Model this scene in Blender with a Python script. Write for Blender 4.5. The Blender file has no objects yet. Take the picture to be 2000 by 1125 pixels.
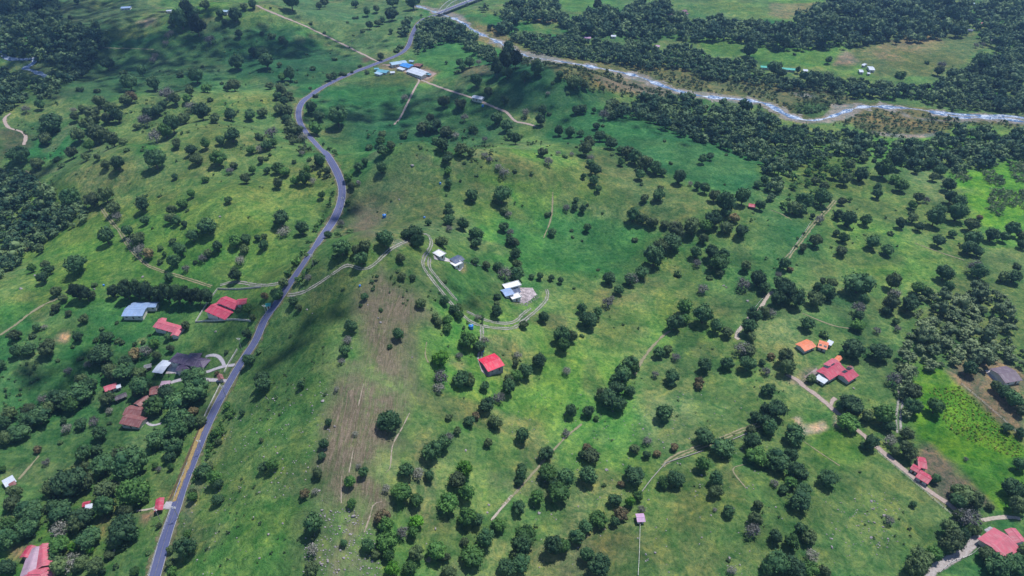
import bpy, math, random
import numpy as np
from mathutils import Vector, Matrix, Euler
random.seed(7); RNG = np.random.RandomState(11)
SC = bpy.context.scene
COL = SC.collection

# ------------------------------------------------------------------ camera
CAMH = 300.0; PITCH = math.radians(36.0); FPX = 1333.0      # photo is 2000 x 1125
cd = bpy.data.cameras.new('camera'); cam = bpy.data.objects.new('camera', cd); COL.objects.link(cam)
cam.location = (0, 0, CAMH); cam.rotation_euler = (math.pi/2-PITCH, 0, 0)
cd.sensor_width = 36; cd.lens = FPX/2000*36; cd.clip_start = 1; cd.clip_end = 20000
SC.camera = cam
# ------------------------------------------------------------------ light
SUN_EL = math.radians(66); SUN_AZ = math.radians(46)         # azimuth from +Y towards +X: sun beyond and to the right
SUND = np.array([math.sin(SUN_AZ)*math.cos(SUN_EL), math.cos(SUN_AZ)*math.cos(SUN_EL), math.sin(SUN_EL)])
w = bpy.data.worlds.new('World'); SC.world = w; w.use_nodes = True
nt = w.node_tree; bg = nt.nodes['Background']
sky = nt.nodes.new('ShaderNodeTexSky'); sky.sky_type = 'NISHITA'; sky.sun_disc = False
sky.sun_elevation = SUN_EL; sky.sun_rotation = SUN_AZ; sky.altitude = 1500
nt.links.new(sky.outputs[0], bg.inputs[0]); bg.inputs[1].default_value = 0.12
sd = bpy.data.lights.new('sun', 'SUN'); sd.energy = 4.1; sd.angle = math.radians(0.55); sd.color = (1, .965, .90)
so = bpy.data.objects.new('sun', sd); COL.objects.link(so); so.location = (0, 0, 2000)
so.rotation_euler = Vector(-SUND).to_track_quat('-Z', 'Y').to_euler()
SC.view_settings.view_transform = 'Standard'; SC.view_settings.look = 'None'
SC.view_settings.exposure = 0.38; SC.view_settings.gamma = 1.0
SC.cycles.volume_bounces = 0; SC.cycles.max_bounces = 5; SC.cycles.transparent_max_bounces = 6

# ------------------------------------------------------------------ maths of the place
cp, sp = math.cos(PITCH), math.sin(PITCH)
def rays(px, py):
    a = (np.asarray(px, float)-1000)/FPX; b = (np.asarray(py, float)-562.5)/FPX
    return np.stack([a, cp-b*sp, -sp-b*cp], -1)              # depth-normalised
def flat(px, py, z=0.0):
    d = rays(px, py); t = (z-CAMH)/d[..., 2]
    return d[..., 0]*t, d[..., 1]*t
def _hash(ix, iy, seed):
    n = (ix.astype(np.int64)*374761393 + iy.astype(np.int64)*668265263 + seed*1442695041) & 0xffffffff
    n = ((n ^ (n >> 13))*1274126177) & 0xffffffff
    return ((n ^ (n >> 16)) & 0xffff)/65535.0
def vn(x, y, s, seed):
    x = x/s; y = y/s; ix = np.floor(x); iy = np.floor(y); fx = x-ix; fy = y-iy
    fx = fx*fx*fx*(fx*(fx*6-15)+10); fy = fy*fy*fy*(fy*(fy*6-15)+10)
    a = _hash(ix, iy, seed); b = _hash(ix+1, iy, seed); c = _hash(ix, iy+1, seed); d = _hash(ix+1, iy+1, seed)
    return ((a*(1-fx)+b*fx)*(1-fy)+(c*(1-fx)+d*fx)*fy)*2-1
HILLS = []   # x, y, sx, sy, rot, H
def hill(px, py, H, sx, sy, rot=0, p=2.0):
    H = H*1.7; x, y = flat(px, py, max(H, 0)+2); HILLS.append((float(x), float(y), sx, sy, math.radians(rot), H, p))
hill(812, 318, 19, 44, 28, 0, 1.2); hill(830, 405, 9, 105, 62, 10); hill(1190, 165, 8, 60, 30, -25); hill(700, 345, 5, 40, 30); hill(840, 285, -7, 80, 22, 0)
hill(770, 528, 24, 62, 52, 0, 1.6); hill(640, 575, 9, 70, 28, 25); hill(700, 780, 17, 46, 130, -4)
hill(300, 300, 12, 60, 45); hill(455, 255, 13, 60, 38); hill(420, 185, 12, 80, 34); hill(540, 320, 9, 45, 36)
hill(380, 400, 8, 70, 40); hill(170, 330, 9, 45, 36); hill(235, 60, 9, 100, 70); hill(440, 28, 13, 95, 60)
hill(90, 170, 8, 60, 50); hill(560, 30, 10, 110, 60); hill(640, 70, -6, 60, 90)
hill(1090, 155, 16, 45, 42); hill(1000, 120, 12, 50, 60); hill(1215, 240, 9, 60, 40, -20); hill(1390, 330, 7, 60, 40, -20)
hill(1330, 415, 7, 70, 34, -12); hill(1010, 340, 10, 70, 34, -10); hill(1090, 300, 8, 50, 30); hill(960, 270, 7, 45, 24)
hill(920, 560, -7, 45, 36); hill(700, 250, -4, 90, 60); hill(30, 440, -14, 70, 70); hill(60, 120, -12, 90, 60)
hill(730, 470, -7, 40, 30); hill(1100, 450, -4, 70, 40); hill(1390, 960, 5, 50, 40); hill(330, 700, -5, 80, 60)
hill(620, 900, 4, 50, 60); hill(470, 450, 6, 50, 40); hill(200, 480, 6, 90, 50)
_rd = np.stack(flat(np.array([297,330,357,397,447,500,543,600,647,663,667,653,603,583,588,610,643,687,747,800,812,870,940]), np.array([1160,1035,950,850,750,655,588,505,438,405,367,327,267,233,207,183,163,143,120,90,55,20,-10]), 6.0), -1)
def h(x, y):
    x = np.asarray(x, float); y = np.asarray(y, float); z = np.zeros(np.broadcast(x, y).shape)
    for hx, hy, sx, sy, r, H, p in HILLS:
        dx = x-hx; dy = y-hy; u = (dx*math.cos(r)+dy*math.sin(r))/sx; v = (-dx*math.sin(r)+dy*math.cos(r))/sy
        q = u*u+v*v
        z = z + H*np.exp(-0.5*(q if p == 2 else (q+.02)**(p/2)*1.0))
    wgt = np.clip(0.75-(x-0.28*(y-330))/420.0, 0.13, 1.0)
    rv = np.exp(-((y-(900-0.22*x))/170)**2)*np.clip((x+60)/220, 0, 1)
    wgt = wgt*(1-.8*rv)
    d2 = np.full(z.shape, 1e9)
    for (ax_, ay_), (bx_, by_) in zip(_rd[:-1], _rd[1:]):
        ex, ey = bx_-ax_, by_-ay_; t_ = np.clip(((x-ax_)*ex+(y-ay_)*ey)/(ex*ex+ey*ey), 0, 1); d2 = np.minimum(d2, (x-ax_-t_*ex)**2+(y-ay_-t_*ey)**2)
    dmp = 1-.88*np.exp(-d2/(34.0**2))
    lf = dmp*np.clip((80-(x+.12*y))/260, 0, 1)*np.clip((y-300)/200, 0, 1)
    z = z + lf*(5.5*(np.abs(vn(x+9, y+40, 74, 6))**.8) + 4.5*np.clip(vn(x, y, 46, 7), 0, 1) - 2)
    n = vn(x+31, y, 118, 1)*4.5 + vn(x, y+17, 52, 2)*3.0*np.abs(vn(x, y, 140, 5)+.3)*1.3 + vn(x, y, 27, 3)*1.1 + vn(x, y, 13, 4)*.35
    z = z + n*wgt*dmp - 6*rv
    far = np.clip((y-1500)/2500, 0, 1)
    return z + far*far*120*(0.6+.4*vn(x, y, 900, 9))
TS = np.linspace(230, 1900, 700)
def ground(px, py, off=0.0):
    """pixel of the photograph -> x, y, z on the terrain (off metres above it), and depth"""
    px = np.atleast_1d(np.asarray(px, float)); py = np.atleast_1d(np.asarray(py, float))
    off = np.broadcast_to(np.asarray(off, float), px.shape)
    d = rays(px, py); out = np.zeros((len(px), 4))
    for i in range(0, len(px), 400):
        dd = d[i:i+400]; t = TS[None, :]
        X = dd[:, 0:1]*t; Y = dd[:, 1:2]*t; Z = CAMH+dd[:, 2:3]*t
        g = Z-(h(X, Y)+off[i:i+400, None]); below = g < 0
        k = np.where(below.any(1), below.argmax(1), len(TS)-1); k = np.maximum(k, 1); r = np.arange(len(k))
        g0 = g[r, k-1]; g1 = g[r, k]; f = np.clip(g0/(g0-g1+1e-9), 0, 1); tt = TS[k-1]+(TS[k]-TS[k-1])*f
        out[i:i+400, 0] = dd[:, 0]*tt; out[i:i+400, 1] = dd[:, 1]*tt
        out[i:i+400, 2] = h(out[i:i+400, 0], out[i:i+400, 1]); out[i:i+400, 3] = tt
    return out
TILE = {a+str(b+1): (500*b, 375*c) for c, a in enumerate('ABC') for b in range(4)}
def tp(tile, pts):
    ox, oy = TILE[tile] if tile else (0, 0); s = 3.0 if tile else 1.0
    a = np.array(pts, float).reshape(-1, 2); return a/s+np.array([ox, oy])
def gp(tile, pts, off=0.0):
    a = tp(tile, pts); return ground(a[:, 0], a[:, 1], off)

# ------------------------------------------------------------------ scene helpers
def tag(o, label=None, cat=None, group=None, kind=None):
    if label: o['label'] = label
    if cat: o['category'] = cat
    if group: o['group'] = group
    if kind: o['kind'] = kind
    return o
def link(name, me, parent=None, loc=None, rz=0):
    o = bpy.data.objects.new(name, me); COL.objects.link(o)
    if parent: o.parent = parent
    if loc is not None: o.location = loc
    o.rotation_euler.z = rz
    return o
def empty(name, loc, rz=0):
    o = bpy.data.objects.new(name, None); COL.objects.link(o); o.location = loc; o.rotation_euler.z = rz
    o.empty_display_size = 2; return o
def mesh_np(name, V, F, mat=None, smooth=False, attr=None):
    """V (n,3); F (m,k) one face size, or list of such arrays"""
    if not isinstance(F, list): F = [F]
    me = bpy.data.meshes.new(name); V = np.asarray(V, np.float32)
    me.vertices.add(len(V)); me.vertices.foreach_set('co', V.ravel())
    loops = np.concatenate([f.ravel() for f in F]).astype(np.int32)
    tot = np.concatenate([np.full(len(f), f.shape[1]) for f in F]).astype(np.int32)
    st = np.concatenate([[0], np.cumsum(tot)[:-1]]).astype(np.int32)
    me.loops.add(len(loops)); me.loops.foreach_set('vertex_index', loops)
    me.polygons.add(len(tot)); me.polygons.foreach_set('loop_start', st); me.polygons.foreach_set('loop_total', tot)
    if smooth: me.polygons.foreach_set('use_smooth', np.ones(len(tot), bool))
    if mat: me.materials.append(mat)
    for k, a in (attr or {}).items():
        a = np.asarray(a, np.float32)
        if a.ndim == 1: me.attributes.new(k, 'FLOAT', 'POINT').data.foreach_set('value', a)
        else: me.attributes.new(k, 'FLOAT_COLOR', 'POINT').data.foreach_set('color', a.ravel())
    me.update(calc_edges=True); me.validate(); return me
class MB:
    def __init__(s): s.v = []; s.f = []
    def box(s, x0, x1, y0, y1, z0, z1):
        n = len(s.v); s.v += [(x, y, z) for z in (z0, z1) for x, y in ((x0, y0), (x1, y0), (x1, y1), (x0, y1))]
        s.f += [tuple(n+i for i in q) for q in ((3, 2, 1, 0), (4, 5, 6, 7), (0, 1, 5, 4), (1, 2, 6, 5), (2, 3, 7, 6), (3, 0, 4, 7))]; return s
    def poly(s, pts):
        n = len(s.v); s.v += [tuple(p) for p in pts]; s.f.append(tuple(range(n, n+len(pts)))); return s
    def slab(s, pts, t):
        """thick sheet: pts is the top outline, t is its thickness downwards"""
        n = len(s.v); k = len(pts); s.v += [tuple(p) for p in pts]+[(p[0], p[1], p[2]-t) for p in pts]
        s.f.append(tuple(range(n, n+k))); s.f.append(tuple(range(n+2*k-1, n+k-1, -1)))
        for i in range(k): j = (i+1) % k; s.f.append((n+i, n+k+i, n+k+j, n+j))
        return s
    def tube(s, p, q, r0, r1, k=7):
        p = Vector(p); q = Vector(q); d = (q-p).normalized(); a = d.orthogonal().normalized(); b = d.cross(a); n = len(s.v)
        for c, r in ((p, r0), (q, r1)):
            for i in range(k):
                t = 2*math.pi*i/k; s.v.append(tuple(c+a*math.cos(t)*r+b*math.sin(t)*r))
        for i in range(k): j = (i+1) % k; s.f.append((n+i, n+j, n+k+j, n+k+i))
        s.f.append(tuple(n+i for i in reversed(range(k)))); s.f.append(tuple(n+k+i for i in range(k))); return s
    def me(s, name, mat, smooth=False):
        m = bpy.data.meshes.new(name); m.from_pydata(s.v, [], s.f); m.materials.append(mat)
        if smooth: m.polygons.foreach_set('use_smooth', [True]*len(m.polygons))
        m.update(); return m
    def build(s, name, mat, parent=None, loc=None, rz=0, smooth=False):
        return link(name, s.me(name, mat, smooth), parent, loc, rz)

# ------------------------------------------------------------------ materials
class N:
    def __init__(s, name):
        s.m = bpy.data.materials.new(name); s.m.use_nodes = True; s.t = s.m.node_tree; s.b = s.t.nodes['Principled BSDF']
        s.b.inputs['Roughness'].default_value = .85; s.b.inputs['Specular IOR Level'].default_value = .2
    def n(s, ty, **kw):
        x = s.t.nodes.new(ty)
        for k, v in kw.items():
            if k in x.inputs.keys() if isinstance(k, str) else False: x.inputs[k].default_value = v
            else: setattr(x, k, v)
        return x
    def l(s, a, b): s.t.links.new(a, b)
    def coord(s): return s.n('ShaderNodeNewGeometry').outputs['Position']
    def obj(s): return s.n('ShaderNodeTexCoord').outputs['Object']
    def noise(s, vec, scale, detail=3, rough=.55, dist=0.0):
        x = s.n('ShaderNodeTexNoise'); s.l(vec, x.inputs['Vector']); x.inputs['Scale'].default_value = scale
        x.inputs['Detail'].default_value = detail; x.inputs['Roughness'].default_value = rough; x.inputs['Distortion'].default_value = dist
        return x.outputs['Fac']
    def ramp(s, fac, pts):
        x = s.n('ShaderNodeValToRGB'); s.l(fac, x.inputs[0]); e = x.color_ramp.elements
        while len(e) < len(pts): e.new(.5)
        for i, (p, c) in enumerate(pts):
            e[i].position = p; e[i].color = (c, c, c, 1) if isinstance(c, (int, float)) else (*c, 1)
        return x.outputs[0]
    def mix(s, fac, a, b, mode='MIX'):
        x = s.n('ShaderNodeMix'); x.data_type = 'RGBA'; x.blend_type = mode
        for k, v in ((0, fac), (6, a), (7, b)):
            if isinstance(v, (int, float)): x.inputs[k].default_value = v if k == 0 else (v, v, v, 1)
            elif isinstance(v, tuple): x.inputs[k].default_value = (*v[:3], 1)
            else: s.l(v, x.inputs[k])
        return x.outputs[2]
    def math(s, op, a, b=0.0):
        x = s.n('ShaderNodeMath'); x.operation = op
        for k, v in ((0, a), (1, b)):
            if isinstance(v, (int, float)): x.inputs[k].default_value = v
            else: s.l(v, x.inputs[k])
        return x.outputs[0]
    def attr(s, name, out='Fac'):
        x = s.n('ShaderNodeAttribute'); x.attribute_name = name; return x.outputs[out]
    def base(s, c):
        if isinstance(c, tuple): s.b.inputs['Base Color'].default_value = (*c, 1)
        else: s.l(c, s.b.inputs['Base Color'])
    def bump(s, hgt, dist=.3, st=.6):
        x = s.n('ShaderNodeBump'); s.l(hgt, x.inputs['Height']); x.inputs['Distance'].default_value = dist; x.inputs['Strength'].default_value = st
        s.l(x.outputs[0], s.b.inputs['Normal'])
def mapping(m, vec, sc=(1, 1, 1), rot=(0, 0, 0)):
    x = m.n('ShaderNodeMapping'); m.l(vec, x.inputs[0]); x.inputs['Scale'].default_value = sc; x.inputs['Rotation'].default_value = rot
    return x.outputs[0]

def mat_ground():
    m = N('pasture'); p = m.coord(); c = m.attr('col', 'Color'); bare = m.attr('bare')
    big = m.noise(p, .018, 4, .6, .6); mid = m.noise(p, .085, 5, .65, .8); fine = m.noise(p, .42, 4, .7); tuft = m.noise(p, 1.3, 3, .75)
    c = m.mix(m.ramp(big, [(.42, 0), (.62, .5)]), c, m.mix(1.0, c, (1.25, 1.08, 1.0), 'MULTIPLY'))
    c = m.mix(m.ramp(mid, [(.47, 0), (.62, .85)]), c, m.mix(1.0, c, (.48, .74, .66), 'MULTIPLY'))
    c = m.mix(m.ramp(mid, [(.34, .9), (.48, 0)]), c, m.mix(1.0, c, (1.42, 1.24, 1.08), 'MULTIPLY'))
    c = m.mix(m.ramp(fine, [(.52, 0), (.64, .85)]), c, m.mix(1.0, c, (.48, .64, .58), 'MULTIPLY'))
    c = m.mix(m.ramp(fine, [(.34, .8), (.47, 0)]), c, m.mix(1.0, c, (1.50, 1.32, 1.1), 'MULTIPLY'))
    c = m.mix(m.ramp(tuft, [(.40, .0), (.68, .65)]), c, m.mix(1.0, c, (.50, .60, .52), 'MULTIPLY'))
    m5 = m.noise(p, .19, 5, .72, 1.2); m6 = m.noise(p, .06, 3, .6, 1.5)
    c = m.mix(m.ramp(m5, [(.50, 0), (.60, .8)]), c, m.mix(1.0, c, (.55, .80, .66), 'MULTIPLY'))
    c = m.mix(m.ramp(m5, [(.36, .75), (.46, 0)]), c, m.mix(1.0, c, (1.40, 1.26, 1.0), 'MULTIPLY'))
    c = m.mix(m.ramp(m6, [(.54, 0), (.68, .35)]), c, m.mix(1.0, c, (1.25, .98, .92), 'MULTIPLY'))
    # worn soil: cattle terraces running down the spur, broken by grass
    st = m.noise(mapping(m, p, (1.0, .12, .3), (0, 0, -.05)), .75, 4, .7, 2.2)
    st2 = m.noise(mapping(m, p, (1.0, .05, .3), (0, 0, .08)), .36, 3, .6, 1.6)
    soil = m.mix(m.ramp(st, [(.42, 0), (.66, .85)]), (.115, .092, .066), (.27, .205, .165))
    soil = m.mix(m.ramp(st2, [(.52, 0), (.64, .4)]), soil, m.mix(1.0, c, (.9, .85, .8), 'MULTIPLY'))
    amt = m.math('MULTIPLY', bare, m.ramp(m.noise(p, .11, 5, .7), [(.34, .6), (.50, 1)]))
    c = m.mix(amt, c, soil)
    m.base(c); m.b.inputs['Roughness'].default_value = .95; m.b.inputs['Specular IOR Level'].default_value = .08
    hh = m.math('ADD', m.math('MULTIPLY', m5, 2.0), m.math('ADD', m.math('MULTIPLY', fine, .9), m.math('MULTIPLY', tuft, .45)))
    m.bump(hh, 1.0, .75); return m.m
def mat_leaf(name, c1, c2, rand=.35):
    m = N(name); t = m.attr('tone'); oi = m.n('ShaderNodeObjectInfo').outputs['Random']
    c = m.mix(t, c1, c2); k = m.math('ADD', m.math('MULTIPLY', oi, rand*2), 1-rand)
    cc = m.n('ShaderNodeCombineColor'); m.l(k, cc.inputs[0]); m.l(k, cc.inputs[1]); m.l(m.math('ADD', m.math('MULTIPLY', k, .7), .3), cc.inputs[2])
    c = m.mix(1.0, c, cc.outputs[0], 'MULTIPLY')
    m.base(c); m.b.inputs['Roughness'].default_value = .7; m.b.inputs['Specular IOR Level'].default_value = .18
    tr = m.n('ShaderNodeBsdfTranslucent'); m.l(c, tr.inputs[0]); mx = m.n('ShaderNodeMixShader'); mx.inputs[0].default_value = .12
    m.l(m.b.outputs[0], mx.inputs[1]); m.l(tr.outputs[0], mx.inputs[2]); m.l(mx.outputs[0], m.t.nodes['Material Output'].inputs[0])
    return m.m
def mat_plain(name, c, rough=.8, var=.25, scale=.8, metal=0.0):
    m = N(name); p = m.obj(); f = m.noise(p, scale, 5, .65)
    cc = m.mix(m.ramp(f, [(.35, 0), (.65, 1)]), tuple(x*(1-var) for x in c), tuple(min(1, x*(1+var*.6)) for x in c))
    m.base(cc); m.b.inputs['Roughness'].default_value = rough; m.b.inputs['Metallic'].default_value = metal
    m.b.inputs['Specular IOR Level'].default_value = .35; return m.m
def mat_roof(name, c, rough=.5, tiles=False):
    """sheet-metal or tile roof: ribs run down the slope (object y), grime in blotches"""
    m = N(name); p = m.obj(); w = m.n('ShaderNodeTexWave'); w.bands_direction = 'X'; m.l(p, w.inputs[0])
    w.inputs['Scale'].default_value = .45; w.inputs['Distortion'].default_value = .3
    g = m.noise(p, .35, 5, .7); g2 = m.noise(mapping(m, p, (1.2, .15, 1)), 1.1, 3, .6)
    cc = m.mix(m.ramp(g, [(.35, 0), (.65, .75)]), c, tuple(x*.55+.03 for x in c))
    cc = m.mix(m.ramp(g2, [(.48, 0), (.66, .6)]), cc, tuple(min(1, x*.62+.15) for x in c))
    cc = m.mix(m.math('MULTIPLY', w.outputs[0], .22), cc, tuple(x*.5 for x in c))
    m.base(cc); m.b.inputs['Roughness'].default_value = rough; m.b.inputs['Specular IOR Level'].default_value = .3
    m.bump(w.outputs[0], .06, .5); return m.m
def mat_dirt(name, c1, c2, edge=.5, twin=False):
    """track surface; 'u' is -1..1 across; ragged transparent verges; twin = grass strip between two wheel ruts"""
    m = N(name); p = m.coord(); u = m.math('ABSOLUTE', m.attr('u')); f = m.noise(p, .9, 5, .7); g = m.noise(p, .22, 4, .6)
    c = m.mix(m.ramp(f, [(.35, 0), (.65, 1)]), c1, c2); m.base(c); m.b.inputs['Roughness'].default_value = .95
    a = m.math('ADD', u, m.math('MULTIPLY', m.math('SUBTRACT', g, .5), edge*2.2))
    al = m.ramp(a, [(.62, 1), (.95, 0)])
    if twin:
        b = m.math('ADD', u, m.math('MULTIPLY', m.math('SUBTRACT', f, .5), .5)); al = m.math('MULTIPLY', al, m.ramp(b, [(.16, .12), (.42, 1)]))
    tr = m.n('ShaderNodeBsdfTransparent'); mx = m.n('ShaderNodeMixShader'); m.l(al, mx.inputs[0])
    m.l(tr.outputs[0], mx.inputs[1]); m.l(m.b.outputs[0], mx.inputs[2]); m.l(mx.outputs[0], m.t.nodes['Material Output'].inputs[0])
    return m.m
M = {}
M['ground'] = mat_ground()
LEAF = {'d': mat_leaf('dark_leaves', (.027, .078, .036), (.100, .190, .072)),
        'g': mat_leaf('green_leaves', (.040, .105, .032), (.105, .220, .050)),
        'G': mat_leaf('bright_leaves', (.050, .16, .018), (.12, .29, .030)),
        'o': mat_leaf('olive_leaves', (.048, .085, .038), (.125, .180, .070)),
        'y': mat_leaf('pale_twigs', (.12, .135, .105), (.34, .33, .31)),
        'b': mat_leaf('rusty_leaves', (.085, .095, .045), (.27, .19, .10)),
        'c': mat_leaf('needle_foliage', (.016, .042, .022), (.048, .092, .036)),
        's': mat_leaf('shrub_leaves', (.042, .092, .040), (.115, .190, .065)),
        'e': mat_leaf('grey_green_leaves', (.070, .118, .058), (.24, .31, .15), .05),
        'k': mat_leaf('crop_leaves', (.09, .19, .02), (.34, .38, .07), .05),
        'f': mat_leaf('forest_leaves', (.022, .070, .042), (.155, .235, .100), .08)}
M['bark'] = mat_plain('bark', (.11, .09, .07), .95, .4, 2)
M['palebark'] = mat_plain('pale_bark', (.30, .28, .27), .9, .3, 2)
M['wall'] = mat_plain('painted_wall', (.62, .60, .56), .85, .2, .5)
M['woodwall'] = mat_plain('timber_wall', (.16, .12, .10), .9, .3, .8)
M['glass'] = mat_plain('window_glass', (.03, .04, .05), .15, .1)
M['door'] = mat_plain('door_paint', (.13, .08, .05), .6, .2)
M['white'] = mat_plain('white_paint', (.72, .72, .72), .7, .12, .6)
M['concrete'] = mat_plain('concrete', (.36, .34, .34), .9, .3, .5)
M['rock'] = mat_plain('boulder_stone', (.30, .275, .29), .95, .5, .9)
M['wood'] = mat_plain('post_wood', (.20, .17, .14), .9, .3, 2)
M['metal'] = mat_plain('galvanised_metal', (.42, .43, .45), .5, .2, 1, .4)

# ------------------------------------------------------------------ terrain painting
rows = [-500.]; 
while rows[-1] < 6000: 
    y = rows[-1]; rows.append(y+(12 if y < 90 else 1.55+max(0, y-150)*.0026+max(0, y-1350)**1.15*.010))
ys = np.array(rows); NU = 820; us = np.linspace(-1, 1, NU); us = us*(.62+.38*us**4)
Xg = us[None, :]*(420+.98*np.clip(ys, 0, None))[:, None]*1.0*1.45; Yg = np.repeat(ys[:, None], NU, 1)
Zg = h(Xg, Yg)
xf, yf = Xg.ravel(), Yg.ravel()
def polymask(P, soft, wob=0.0, seed=0):
    """soft mask of a world-space polygon over the terrain vertices"""
    P = np.asarray(P); lo = P.min(0)-soft*2-wob; hi = P.max(0)+soft*2+wob
    idx = np.where((xf > lo[0]) & (xf < hi[0]) & (yf > lo[1]) & (yf < hi[1]))[0]; x = xf[idx]; y = yf[idx]
    x = x+vn(x, y, 22, 50+seed)*wob+vn(x, y, 8, 70+seed)*wob*.5; y = y+vn(x, y, 22, 60+seed)*wob+vn(x, y, 8, 80+seed)*wob*.5
    ins = np.zeros(len(x), bool); dm = np.full(len(x), 1e9); n = len(P)
    for i in range(n):
        x1, y1 = P[i]; x2, y2 = P[(i+1) % n]
        c = ((y1 > y) != (y2 > y)) & (x < (x2-x1)*(y-y1)/((y2-y1) if y2 != y1 else 1e-9)+x1); ins ^= c
        dx, dy = x2-x1, y2-y1; t = np.clip(((x-x1)*dx+(y-y1)*dy)/(dx*dx+dy*dy+1e-9), 0, 1)
        dm = np.minimum(dm, np.hypot(x-x1-t*dx, y-y1-t*dy))
    s = np.where(ins, dm, -dm); return idx, np.clip(.5+s/(2*soft), 0, 1)
OLIVE = (.118, .190, .066); BRIGHT = (.105, .240, .050); EMER = (.016, .135, .044); DRY = (.175, .220, .096); TAN = (.20, .17, .11)
VIVID = (.080, .215, .022); DARKG = (.040, .085, .036); SCRUB = (.095, .105, .052); SOIL = (.19, .145, .115); GRAVEL = (.27, .25, .27)
col = np.zeros((len(xf), 3)); col[:] = OLIVE
nz = (vn(xf, yf, 160, 20)*.6+vn(xf, yf, 60, 21)*.4)
def blend(c, w): col[:] = col*(1-w[:, None])+np.array(c)*w[:, None]
blend(BRIGHT, np.clip(nz*1.6-.1, 0, .8)); blend(EMER, np.clip(-nz*1.7-.25, 0, .8))
blend(DRY, np.clip(vn(xf, yf, 45, 22)*1.6-.45, 0, .65)); blend((.070, .125, .050), np.clip(vn(xf, yf, 30, 23)*1.8-.4, 0, .75)); blend((.15, .155, .085), np.clip(vn(xf+7, yf, 19, 24)*2-.6, 0, .6)*np.clip((250-xf)/300, .25, 1))
bare = np.zeros(len(xf))
def paint(tile, pts, c, op=1.0, soft=8, wob=6, pow_=None):
    P = gp(tile, pts)[:, :2]; idx, m = polymask(P, soft, wob, len(pts)); m = m*op
    col[idx] = col[idx]*(1-m[:, None])+np.array(c)*m[:, None]
def paintbare(tile, pts, op, soft=6, wob=8):
    P = gp(tile, pts)[:, :2]; idx, m = polymask(P, soft, wob, 3); bare[idx] = np.maximum(bare[idx], m*op)
# wide zones (full-photo pixels)
paint(None, [(0,380),(330,380),(560,300),(640,420),(600,500),(480,560),(0,640)], (.115,.225,.040), .55, 30, 20)
paint(None, [(0,640),(420,560),(500,600),(380,900),(290,1125),(0,1125)], (.050,.125,.042), .55, 25, 15)
paint(None, [(380,1000),(520,640),(660,560),(640,800),(560,1125),(360,1125)], (.085,.170,.045), .55, 20, 15)
paint(None, [(200,190),(560,180),(640,330),(560,420),(220,380)], (.155,.195,.070), .6, 30, 20)
paint(None, [(140,70),(560,60),(600,160),(440,160),(200,200),(60,190)], (.030,.090,.042), .75, 25, 20)
paint(None, [(520,40),(720,110),(700,150),(520,170),(430,110)], (.024,.095,.045), .8, 12, 10)
paint(None, [(540,0),(770,0),(840,60),(720,110),(620,70)], (.090,.165,.075), .8, 10, 8)
paint(None, [(610,180),(730,150),(960,185),(1000,250),(860,300),(640,250)], (.022,.100,.045), .8, 15, 10)
paint(None, [(640,175),(790,160),(780,200),(640,215)], (.035,.150,.048), .6, 12, 8)
paint(None, [(850,60),(1000,100),(1000,150),(860,155),(800,110)], (.045,.160,.052), .85, 10, 8)
paint(None, [(950,110),(1180,185),(1160,230),(1010,225),(930,150)], (.020,.092,.046), .85, 12, 8)
paint(None, [(1060,225),(1210,205),(1510,310),(1480,385),(1360,370),(1200,290),(1080,280)], (.030,.125,.050), .9, 9, 8)
paint(None, [(1260,270),(1420,300),(1460,340),(1340,340),(1240,300)], (.075,.170,.062), .6, 16, 10)
paint(None, [(1000,420),(1180,410),(1290,470),(1180,550),(1020,550),(960,470)], (.038,.150,.045), .8, 12, 12)
paint(None, [(1210,380),(1330,410),(1240,430)], (.04,.15,.05), .7, 8, 8)
paint(None, [(720,330),(960,320),(980,380),(900,440),(800,460),(720,440),(690,380)], (.092,.125,.060), .75, 14, 10)
paint(None, [(1000,310),(1200,310),(1410,400),(1300,450),(1180,390),(1010,400)], (.110,.140,.062), .7, 14, 12)
paint(None, [(850,490),(960,480),(980,600),(930,620),(870,570)], (.032,.120,.038), .8, 8, 6)
paint(None, [(650,540),(830,560),(820,680),(680,690)], (.072,.098,.050), .75, 14, 10)
paint(None, [(470,680),(560,620),(660,570),(660,620),(560,760),(480,800)], (.040,.095,.040), .5, 16, 8)
paint(None, [(540,430),(700,390),(700,480),(600,520)], (.045,.115,.040), .6, 12, 8)
paint(None, [(1280,900),(1500,900),(1560,1125),(1200,1125)], (.110,.150,.052), .6, 25, 12)
paint(None, [(1560,960),(1840,990),(1740,1125),(1540,1125)], (.110,.158,.058), .7, 20, 12)
paint(None, [(1580,840),(1650,830),(1700,900),(1620,930)], (.070,.170,.030), .7, 8, 6)
paint('C4', [(830,210),(850,0),(1130,0),(1500,330),(1500,600),(1430,740),(1300,720),(1150,560),(900,360)], (.095,.215,.020), .97, 3, 3)
paint('C4', [(1060,460),(1200,470),(1500,420),(1500,690),(1340,730),(1200,600)], (.058,.165,.030), .8, 6, 5)
paint('C4', [(830,210),(1000,200),(1060,280),(920,340)], (.030,.120,.020), .8, 6, 4)
paint('B4', [(860,1040),(1010,1010),(1130,1125),(850,1125)], (.075,.180,.018), .9, 4, 3)
paint('C4', [(1130,0),(1500,0),(1500,330),(1360,210)], (.175,.130,.095), .9, 3, 4)
paint('B4', [(1070,1050),(1110,990),(1330,980),(1500,1060),(1500,1125),(1150,1125)], (.185,.140,.10), .9, 3, 4)
paint('C4', [(870,350),(930,370),(1160,560),(1300,720),(1240,750),(1050,680),(960,600),(840,470)], (.16,.125,.105), .9, 3, 4)
paint('C4', [(1070,1080),(1200,1040),(1290,1010),(1500,1050),(1500,1125),(1060,1125)], (.028,.12,.045), .9, 4, 3)
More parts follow.
